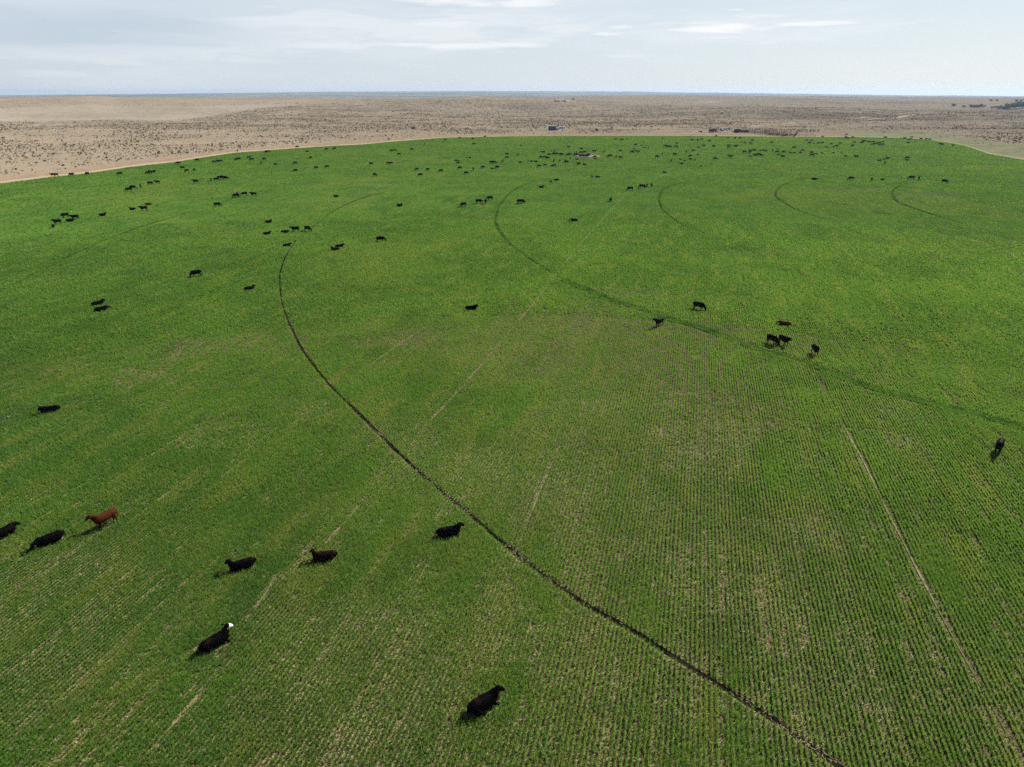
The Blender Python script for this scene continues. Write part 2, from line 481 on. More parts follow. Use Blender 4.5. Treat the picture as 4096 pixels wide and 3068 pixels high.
def strip(name, pts, width, m, dz=.03, step=2.0, kind='structure', fade=False):
    """a ribbon on the land along ground points"""
    P = np.array(pts, float)
    s = np.concatenate([[0], np.cumsum(np.hypot(*np.diff(P, axis=0).T))])
    # smooth curve through the points (Catmull-Rom)
    out = []
    Q = np.vstack([2 * P[0] - P[1], P, 2 * P[-1] - P[-2]])
    for i in range(1, len(Q) - 2):
        k = max(2, int(np.hypot(*(Q[i + 1] - Q[i])) / step))
        for t_ in np.linspace(0, 1, k, endpoint=False):
            a0, a1, a2, a3 = Q[i - 1], Q[i], Q[i + 1], Q[i + 2]
            out.append(.5 * (2 * a1 + (a2 - a0) * t_ + (2 * a0 - 5 * a1 + 4 * a2 - a3) * t_ ** 2 + (3 * a1 - a0 - 3 * a2 + a3) * t_ ** 3))
    out.append(P[-1]); C = np.array(out)
    T = np.gradient(C, axis=0); T /= np.hypot(*T.T)[:, None] + 1e-9
    Nn = np.stack([-T[:, 1], T[:, 0]], 1)
    n_ = len(C)
    w = width * (.75 + .5 * vnoise(np.arange(n_) * step / 1.7, np.zeros(n_), 5))
    if fade:
        k = np.arange(n_) / max(1, n_ - 1); w = w * (.08 + .92 * np.minimum(1, np.minimum(k, 1 - k) * 3.5))
    wob = (vnoise(np.arange(n_) * step / 6, np.ones(n_), 9) - .5) * width * .6
    rows_ = []
    for f_, zz in ((-.5, 0), (-.18, -.012), (.18, -.012), (.5, 0)):
        q = C + Nn * (w * f_ + wob)[:, None]
        rows_.append(np.stack([q[:, 0], q[:, 1], H(q[:, 0], q[:, 1]) + dz + zz], 1))
    V = np.stack(rows_, 1).reshape(-1, 3)
    i = np.arange(n_ - 1)[:, None] * 4 + np.arange(3)[None, :]
    F = np.stack([i, i + 4, i + 5, i + 1], -1).reshape(-1, 4)
    o = obj_np(name, V, F, m); o['kind'] = kind
    return o, C


def gpts(L, sc=S22):
    x, y = ground_at([q[0] * sc for q in L], [q[1] * sc for q in L])
    return list(zip(x, y))


# wheel tracks of the watering boom: arcs round one far-off centre
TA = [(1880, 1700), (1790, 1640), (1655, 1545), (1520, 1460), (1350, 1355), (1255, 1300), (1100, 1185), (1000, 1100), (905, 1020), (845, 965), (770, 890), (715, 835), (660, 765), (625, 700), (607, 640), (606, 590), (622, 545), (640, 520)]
TA2 = [(640, 520), (686, 484), (720, 456), (769, 433), (818, 418), (850, 410)]
TB = [(1190, 385), (1150, 393), (1105, 415), (1080, 445), (1072, 480), (1090, 515), (1125, 545), (1160, 570), (1215, 605)]
TB2 = [(1215, 605), (1340, 655), (1480, 700), (1650, 755), (1760, 790), (1870, 835), (2000, 870), (2100, 895), (2260, 938)]
TC = [(1500, 388), (1480, 393), (1440, 405), (1425, 425), (1428, 445), (1445, 465), (1475, 485), (1520, 505)]
TD = [(1735, 388), (1715, 392), (1690, 400), (1676, 420), (1690, 435), (1720, 452), (1765, 468), (1820, 480)]
TE = [(1960, 399), (1945, 403), (1930, 410), (1930, 425), (1950, 440), (2030, 468), (2110, 490)]
TZ = [(-40, 655), (0, 630), (100, 580), (200, 530), (300, 492), (420, 455)]
TRK = []
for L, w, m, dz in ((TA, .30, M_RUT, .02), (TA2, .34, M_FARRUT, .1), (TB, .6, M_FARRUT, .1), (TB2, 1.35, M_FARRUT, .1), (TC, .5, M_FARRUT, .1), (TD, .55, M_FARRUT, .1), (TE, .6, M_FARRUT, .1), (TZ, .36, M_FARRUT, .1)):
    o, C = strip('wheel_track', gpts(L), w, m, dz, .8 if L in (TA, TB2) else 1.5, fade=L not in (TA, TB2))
    TRK.append((C, (.78 if L is TB2 else .40 if L is TB else .34), L is TA))
# pale drill-pass gaps that run with the rows
G1 = [(1395, 375), (1370, 402), (1310, 465), (1255, 525)]
G2 = [(1165, 640), (1110, 705), (1030, 800), (930, 910), (885, 975)]
G3 = [(1770, 820), (1790, 860), (1850, 970), (1920, 1110), (1980, 1230), (2090, 1430), (2225, 1670)]
G4 = [(920, 705), (790, 795)]
G5 = [(780, 1090), (705, 1172)]
G6 = [(1190, 1000), (1135, 1140)]
G7 = [(440, 1490), (330, 1620)]
G8 = [(1400, 470), (1370, 520)]
G9 = [(600, 1240), (545, 1330)]
GAPS = []
for L, w in ((G1 + G2, .34), (G3, .40), (G4, .34), (G5, .3), (G6, .28), (G7, .3), (G8, .34), (G9, .28)):
    o, C = strip('seed_gap', gpts(L), w * .34, M_TRAM, .05, .8, fade=True)
    GAPS.append((C, w))
# roads and ditches out on the range
for L, w in (([(3005, 506), (3060, 501), (3130, 497), (3185, 491)], 4.0), ([(3440, 481), (3485, 477), (3520, 472)], 5.0), ([(3590, 471), (3620, 464), (3660, 457)], 6.0), ([(3440, 473), (3465, 469)], 5)):
    x, y = ground_at([q[0] for q in L], [q[1] for q in L]); strip('dirt_road', list(zip(x, y)), w, M_TRACK, .10, 6)
for L, w in (([(3330, 528), (3420, 527), (3600, 531), (3740, 536), (3900, 544), (4110, 557)], 1.6), ([(2410, 524), (2460, 528), (2520, 530), (2640, 529), (2760, 527)], 1.4),
             ([(2560, 488), (2660, 490), (2740, 498), (2830, 504), (2905, 507)], 1.8), ([(1395, 456), (1420, 459), (1450, 459)], 3), ([(1570, 445), (1600, 440), (1640, 436)], 2.5),
             ([(3060, 514), (3130, 516), (3200, 522), (3260, 527), (3330, 528)], 1.2), ([(2640, 489), (2660, 490)], 2)):
    x, y = ground_at([q[0] for q in L], [q[1] for q in L]); strip('ditch', list(zip(x, y)), w, M_DITCH, .12, 5)

# trampled feeding ground
cx, cy = at(2352, 624)
tt = np.linspace(0, 2 * math.pi, 40, endpoint=False)
rad = 1 + .35 * (fbm(np.cos(tt) * 2 + 9, np.sin(tt) * 2 + 4, 3) - .5) * 2
PX = np.concatenate([[cx], cx + 6.8 * rad * np.cos(tt)]); PY = np.concatenate([[cy], cy + 6.5 * rad * np.sin(tt)])
o = obj_np('dirt_patch', np.stack([PX, PY, H(PX, PY) + .06], 1), np.array([(0, 1 + i, 1 + (i + 1) % 40) for i in range(40)]), plain('trampled_dirt', (.17, .115, .085), .95, 0, .3, .3))
o['kind'] = 'structure'

# ------------------------------------------------------------------ cattle
def loft(bm, st, seg=14):
    """closed tube through stations (x,y,z, half-width across, half-height)"""
    P = [Vector(s[:3]) for s in st]; rings = []; last = None
    for i, s in enumerate(st):
        t_ = (P[min(i + 1, len(P) - 1)] - P[max(i - 1, 0)]).normalized()
        side = Vector((-t_.y, t_.x, 0))
        if side.length < .25: side = Vector((0, 1, 0))
        side.normalize()
        if last is not None and side.dot(last) < 0: side = -side
        last = side; up = t_.cross(side).normalized()
        rings.append([bm.verts.new(P[i] + side * (math.cos(a_) * s[3]) + up * (math.sin(a_) * s[4])) for a_ in [2 * math.pi * k / seg for k in range(seg)]])
    for a_, b_ in zip(rings, rings[1:]):
        for k in range(seg):
            bm.faces.new((a_[k], a_[(k + 1) % seg], b_[(k + 1) % seg], b_[k]))
    bm.faces.new(rings[0][::-1]); bm.faces.new(rings[-1])


def turn(st, deg, px=.62, py=0.):
    """turn stations round a vertical axis at the base of the neck, more the farther along"""
    out = []
    for i, s in enumerate(st):
        a_ = math.radians(deg) * min(1, (i + .3) / 2.5); dx, dy = s[0] - px, s[1] - py
        out.append((px + dx * math.cos(a_) - dy * math.sin(a_), py + dx * math.sin(a_) + dy * math.cos(a_), *s[2:]))
    return out


def cow_mesh(name, pose, head=0., white=False, calf=False):
    lie = pose.startswith('lie')
    dz = -.50 if lie else 0.
    ww = 1.10 if lie else 1.0
    bm = bmesh.new()
    T = [(-.90, 0, 1.02, .07, .10), (-.84, 0, .99, .19, .21), (-.70, 0, .975, .27, .285), (-.50, 0, .965, .295, .315), (-.22, 0, .930, .33, .355), (.08, 0, .895, .36, .39),
         (.34, 0, .895, .335, .405), (.56, 0, .925, .29, .395), (.72, 0, .975, .235, .335), (.83, 0, 1.0, .14, .22)]
    loft(bm, [(x, y, z + dz, a_ * ww * .93, b_) for x, y, z, a_, b_ in T], 18)
    if pose == 'graze':
        nk = [(.55, 0, 1.03, .19, .31), (.78, 0, .92, .155, .26), (.96, 0, .73, .13, .205), (1.08, 0, .56, .115, .16)]
        hd = [(1.05, 0, .62, .10, .10), (1.13, 0, .52, .135, .145), (1.20, 0, .39, .122, .135), (1.25, 0, .26, .094, .105), (1.275, 0, .15, .096, .09), (1.28, 0, .085, .07, .065)]
        ears = ((1.06, .10, .60), (.99, .33, .58))
    elif pose == 'lie_low':
        nk = [(.55, 0, .58, .19, .29), (.78, 0, .59, .16, .24), (.96, 0, .57, .135, .19), (1.07, 0, .55, .115, .15)]
        hd = [(1.02, 0, .60, .10, .10), (1.11, 0, .56, .135, .14), (1.22, 0, .47, .122, .13), (1.33, 0, .37, .094, .10), (1.40, 0, .30, .096, .09), (1.43, 0, .26, .07, .065)]
        ears = ((1.02, .10, .63), (.97, .33, .63))
    else:
        up = -.06 if pose == 'walk' else .03
        nk = [(.52, 0, 1.03, .20, .34), (.74, 0, 1.11 + up * .5, .165, .28), (.90, 0, 1.20 + up, .14, .215), (1.00, 0, 1.28 + up, .12, .165)]
        hd = [(.95, 0, 1.37 + up, .10, .10), (1.05, 0, 1.34 + up, .135, .145), (1.17, 0, 1.255 + up, .122, .135), (1.28, 0, 1.16 + up, .094, .105), (1.36, 0, 1.09 + up, .096, .09), (1.395, 0, 1.06 + up, .07, .065)]
        ears = ((.98, .10, 1.40 + up), (.93, .34, 1.40 + up))
        if lie:
            nk = [(.50, 0, 1.00, .225, .37), (.67, 0, 1.11, .20, .31), (.79, 0, 1.24, .17, .24), (.86, 0, 1.34, .14, .18)]
            hd = [(.81, 0, 1.41, .105, .105), (.91, 0, 1.39, .14, .15), (1.03, 0, 1.31, .125, .14), (1.14, 0, 1.22, .097, .107), (1.22, 0, 1.15, .098, .092), (1.255, 0, 1.12, .072, .067)]
            ears = ((.84, .10, 1.45), (.78, .37, 1.47))
            nk = [(x, y, z + dz, a_, b_) for x, y, z, a_, b_ in nk]; hd = [(x, y, z + dz, a_, b_) for x, y, z, a_, b_ in hd]
            ears = tuple((x, y, z + dz) for x, y, z in ears)
    e1 = [ears[0], ears[1]]
    full = turn(nk + hd, head)
    nk2, hd2 = full[:4], full[4:]
    loft(bm, nk2); loft(bm, hd2)
    ar = math.radians(head)
    for s in (-1, 1):
        q = []
        for k in (0, .45, 1):
            x = e1[0][0] + (e1[1][0] - e1[0][0]) * k; y = s * (e1[0][1] + (e1[1][1] - e1[0][1]) * k); z = e1[0][2] + (e1[1][2] - e1[0][2]) * k
            dx = x - .62
            q.append((.62 + dx * math.cos(ar) - y * math.sin(ar), dx * math.sin(ar) + y * math.cos(ar), z, (.034, .07, .024)[int(k * 2)], (.034, .04, .02)[int(k * 2)]))
        loft(bm, q, 8)
    # legs
    if not lie:
        for s in (-1, 1):
            f = (.16 * s if pose == 'walk' else .03 * s); b_ = (-.18 * s if pose == 'walk' else -.05 * s)
            loft(bm, [(.52, .15 * s, 1.0, .10, .17), (.50, .17 * s, .76, .095, .135), (.50 + f * .3, .175 * s, .60, .075, .095), (.51 + f * .7, .17 * s, .40, .066, .072), (.51 + f * .9, .165 * s, .33, .06, .064),
                      (.505 + f, .165 * s, .16, .046, .05), (.52 + f, .165 * s, .07, .052, .052), (.54 + f, .165 * s, .0, .062, .062)], 10)
            loft(bm, [(-.62, .14 * s, 1.05, .13, .22), (-.60, .17 * s, .86, .125, .20), (-.56 + b_ * .2, .18 * s, .68, .10, .145), (-.64 + b_ * .5, .175 * s, .53, .078, .10), (-.71 + b_ * .7, .17 * s, .43, .062, .078),
                      (-.70 + b_ * .9, .165 * s, .26, .05, .056), (-.675 + b_, .165 * s, .09, .052, .052), (-.65 + b_, .165 * s, .0, .06, .06)], 10)
        loft(bm, [(-.86, 0, 1.17, .045, .045), (-.94, 0, 1.10, .036, .036), (-.965, 0, .88, .026, .026), (-.965, 0, .62, .022, .022), (-.96, 0, .50, .05, .05), (-.955, 0, .38, .022, .022)], 8)
        loft(bm, [(-.30, 0, .66, .10, .08), (-.36, 0, .58, .12, .09), (-.44, 0, .60, .07, .06)], 8)
    else:
        for s in (-1, 1):
            loft(bm, [(.50, .20 * s, .40, .10, .15), (.52, .25 * s, .22, .09, .10), (.74, .27 * s, .11, .065, .07), (.86, .27 * s, .07, .06, .06)], 10)
            loft(bm, [(.86, .27 * s, .08, .055, .055), (.72, .25 * s, .05, .045, .045), (.60, .23 * s, .045, .05, .045)], 10)
        k = 1
        loft(bm, [(-.60, .20 * k, .42, .16, .24), (-.48, .32 * k, .27, .14, .19), (-.26, .40 * k, .14, .10, .11), (-.12, .42 * k, .09, .07, .08)], 10)
        loft(bm, [(-.12, .42 * k, .09, .06, .06), (-.36, .47 * k, .07, .05, .05), (-.52, .46 * k, .06, .05, .045), (-.30, .50 * k, .05, .04, .04)][:3], 10)
        loft(bm, [(-.60, -.18, .40, .14, .24), (-.46, -.26, .25, .12, .17), (-.22, -.24, .12, .10, .10)], 10)
        loft(bm, [(-.86, 0, .66, .045, .045), (-.95, .03, .55, .036, .036), (-1.0, .12, .28, .026, .026), (-.98, .26, .08, .03, .03), (-.92, .40, .05, .045, .035)], 8)
    bmesh.ops.recalc_face_normals(bm, faces=bm.faces)
    if calf:
        for v in bm.verts:      # leggy and slighter
            v.co.y *= .86
            if not lie: v.co.z = v.co.z * 1.06 if v.co.z < .62 else v.co.z + .037
    src = bpy.data.meshes.new(name + '_rough'); bm.to_mesh(src); bm.free()
    o = bpy.data.objects.new(name + '_rough', src); COL.objects.link(o)
    r = o.modifiers.new('r', 'REMESH'); r.mode = 'VOXEL'; r.voxel_size = .021; r.adaptivity = 0
    sm = o.modifiers.new('s', 'SMOOTH'); sm.factor = .5; sm.iterations = 3
    de = o.modifiers.new('d', 'DECIMATE'); de.ratio = .30
    dg = bpy.context.evaluated_depsgraph_get()
    me = bpy.data.meshes.new_from_object(o.evaluated_get(dg)); me.name = name
    COL.objects.unlink(o); bpy.data.objects.remove(o); bpy.data.meshes.remove(src)
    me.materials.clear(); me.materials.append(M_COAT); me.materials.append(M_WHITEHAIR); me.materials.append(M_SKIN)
    co = np.empty(len(me.vertices) * 3, np.float32); me.vertices.foreach_get('co', co); co = co.reshape(-1, 3)
    top = co[:, 2].max() if lie else 1.28
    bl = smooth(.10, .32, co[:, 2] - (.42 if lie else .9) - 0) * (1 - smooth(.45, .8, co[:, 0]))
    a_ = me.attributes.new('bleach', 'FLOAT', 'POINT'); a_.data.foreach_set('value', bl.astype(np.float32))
    H0 = np.array(hd2[1][:3]); H1 = np.array(hd2[-1][:3])
    ax = (H1 - H0) / np.linalg.norm(H1 - H0); L = np.linalg.norm(H1 - H0)
    for p_ in me.polygons:
        p_.use_smooth = True
        c_ = np.array(p_.center); t_ = (c_ - H0) @ ax
        rad_ = np.linalg.norm(c_ - H0 - ax * t_)
        if t_ > L - .03 and rad_ < .16: p_.material_index = 2
        elif white and t_ > .05 and rad_ < .17: p_.material_index = 1
    return me, H0


POSES = {}


def pose_mesh(key):
    if key not in POSES:
        k, white, calf = key
        spec = {'s': ('stand', 8), 't': ('stand', -42), 'w': ('walk', 0), 'g': ('graze', 0), 'G': ('graze', 24), 'l': ('lie', 12), 'm': ('lie', -48), 'n': ('lie', 55), 'h': ('lie_low', 22)}[k]
        POSES[key] = cow_mesh('calf_body' if calf else 'cow_body', spec[0], spec[1], white, calf)
    return POSES[key]


COATS = {'k': (.0022, .0020, .0020), 'b': (.010, .0045, .003), 'r': (.062, .018, .007), 'o': (.085, .022, .008), 'w': (.0022, .0020, .0020)}
COATNAME = {'k': 'black', 'b': 'dark brown', 'r': 'rust brown', 'o': 'rust red', 'w': 'white-faced black'}

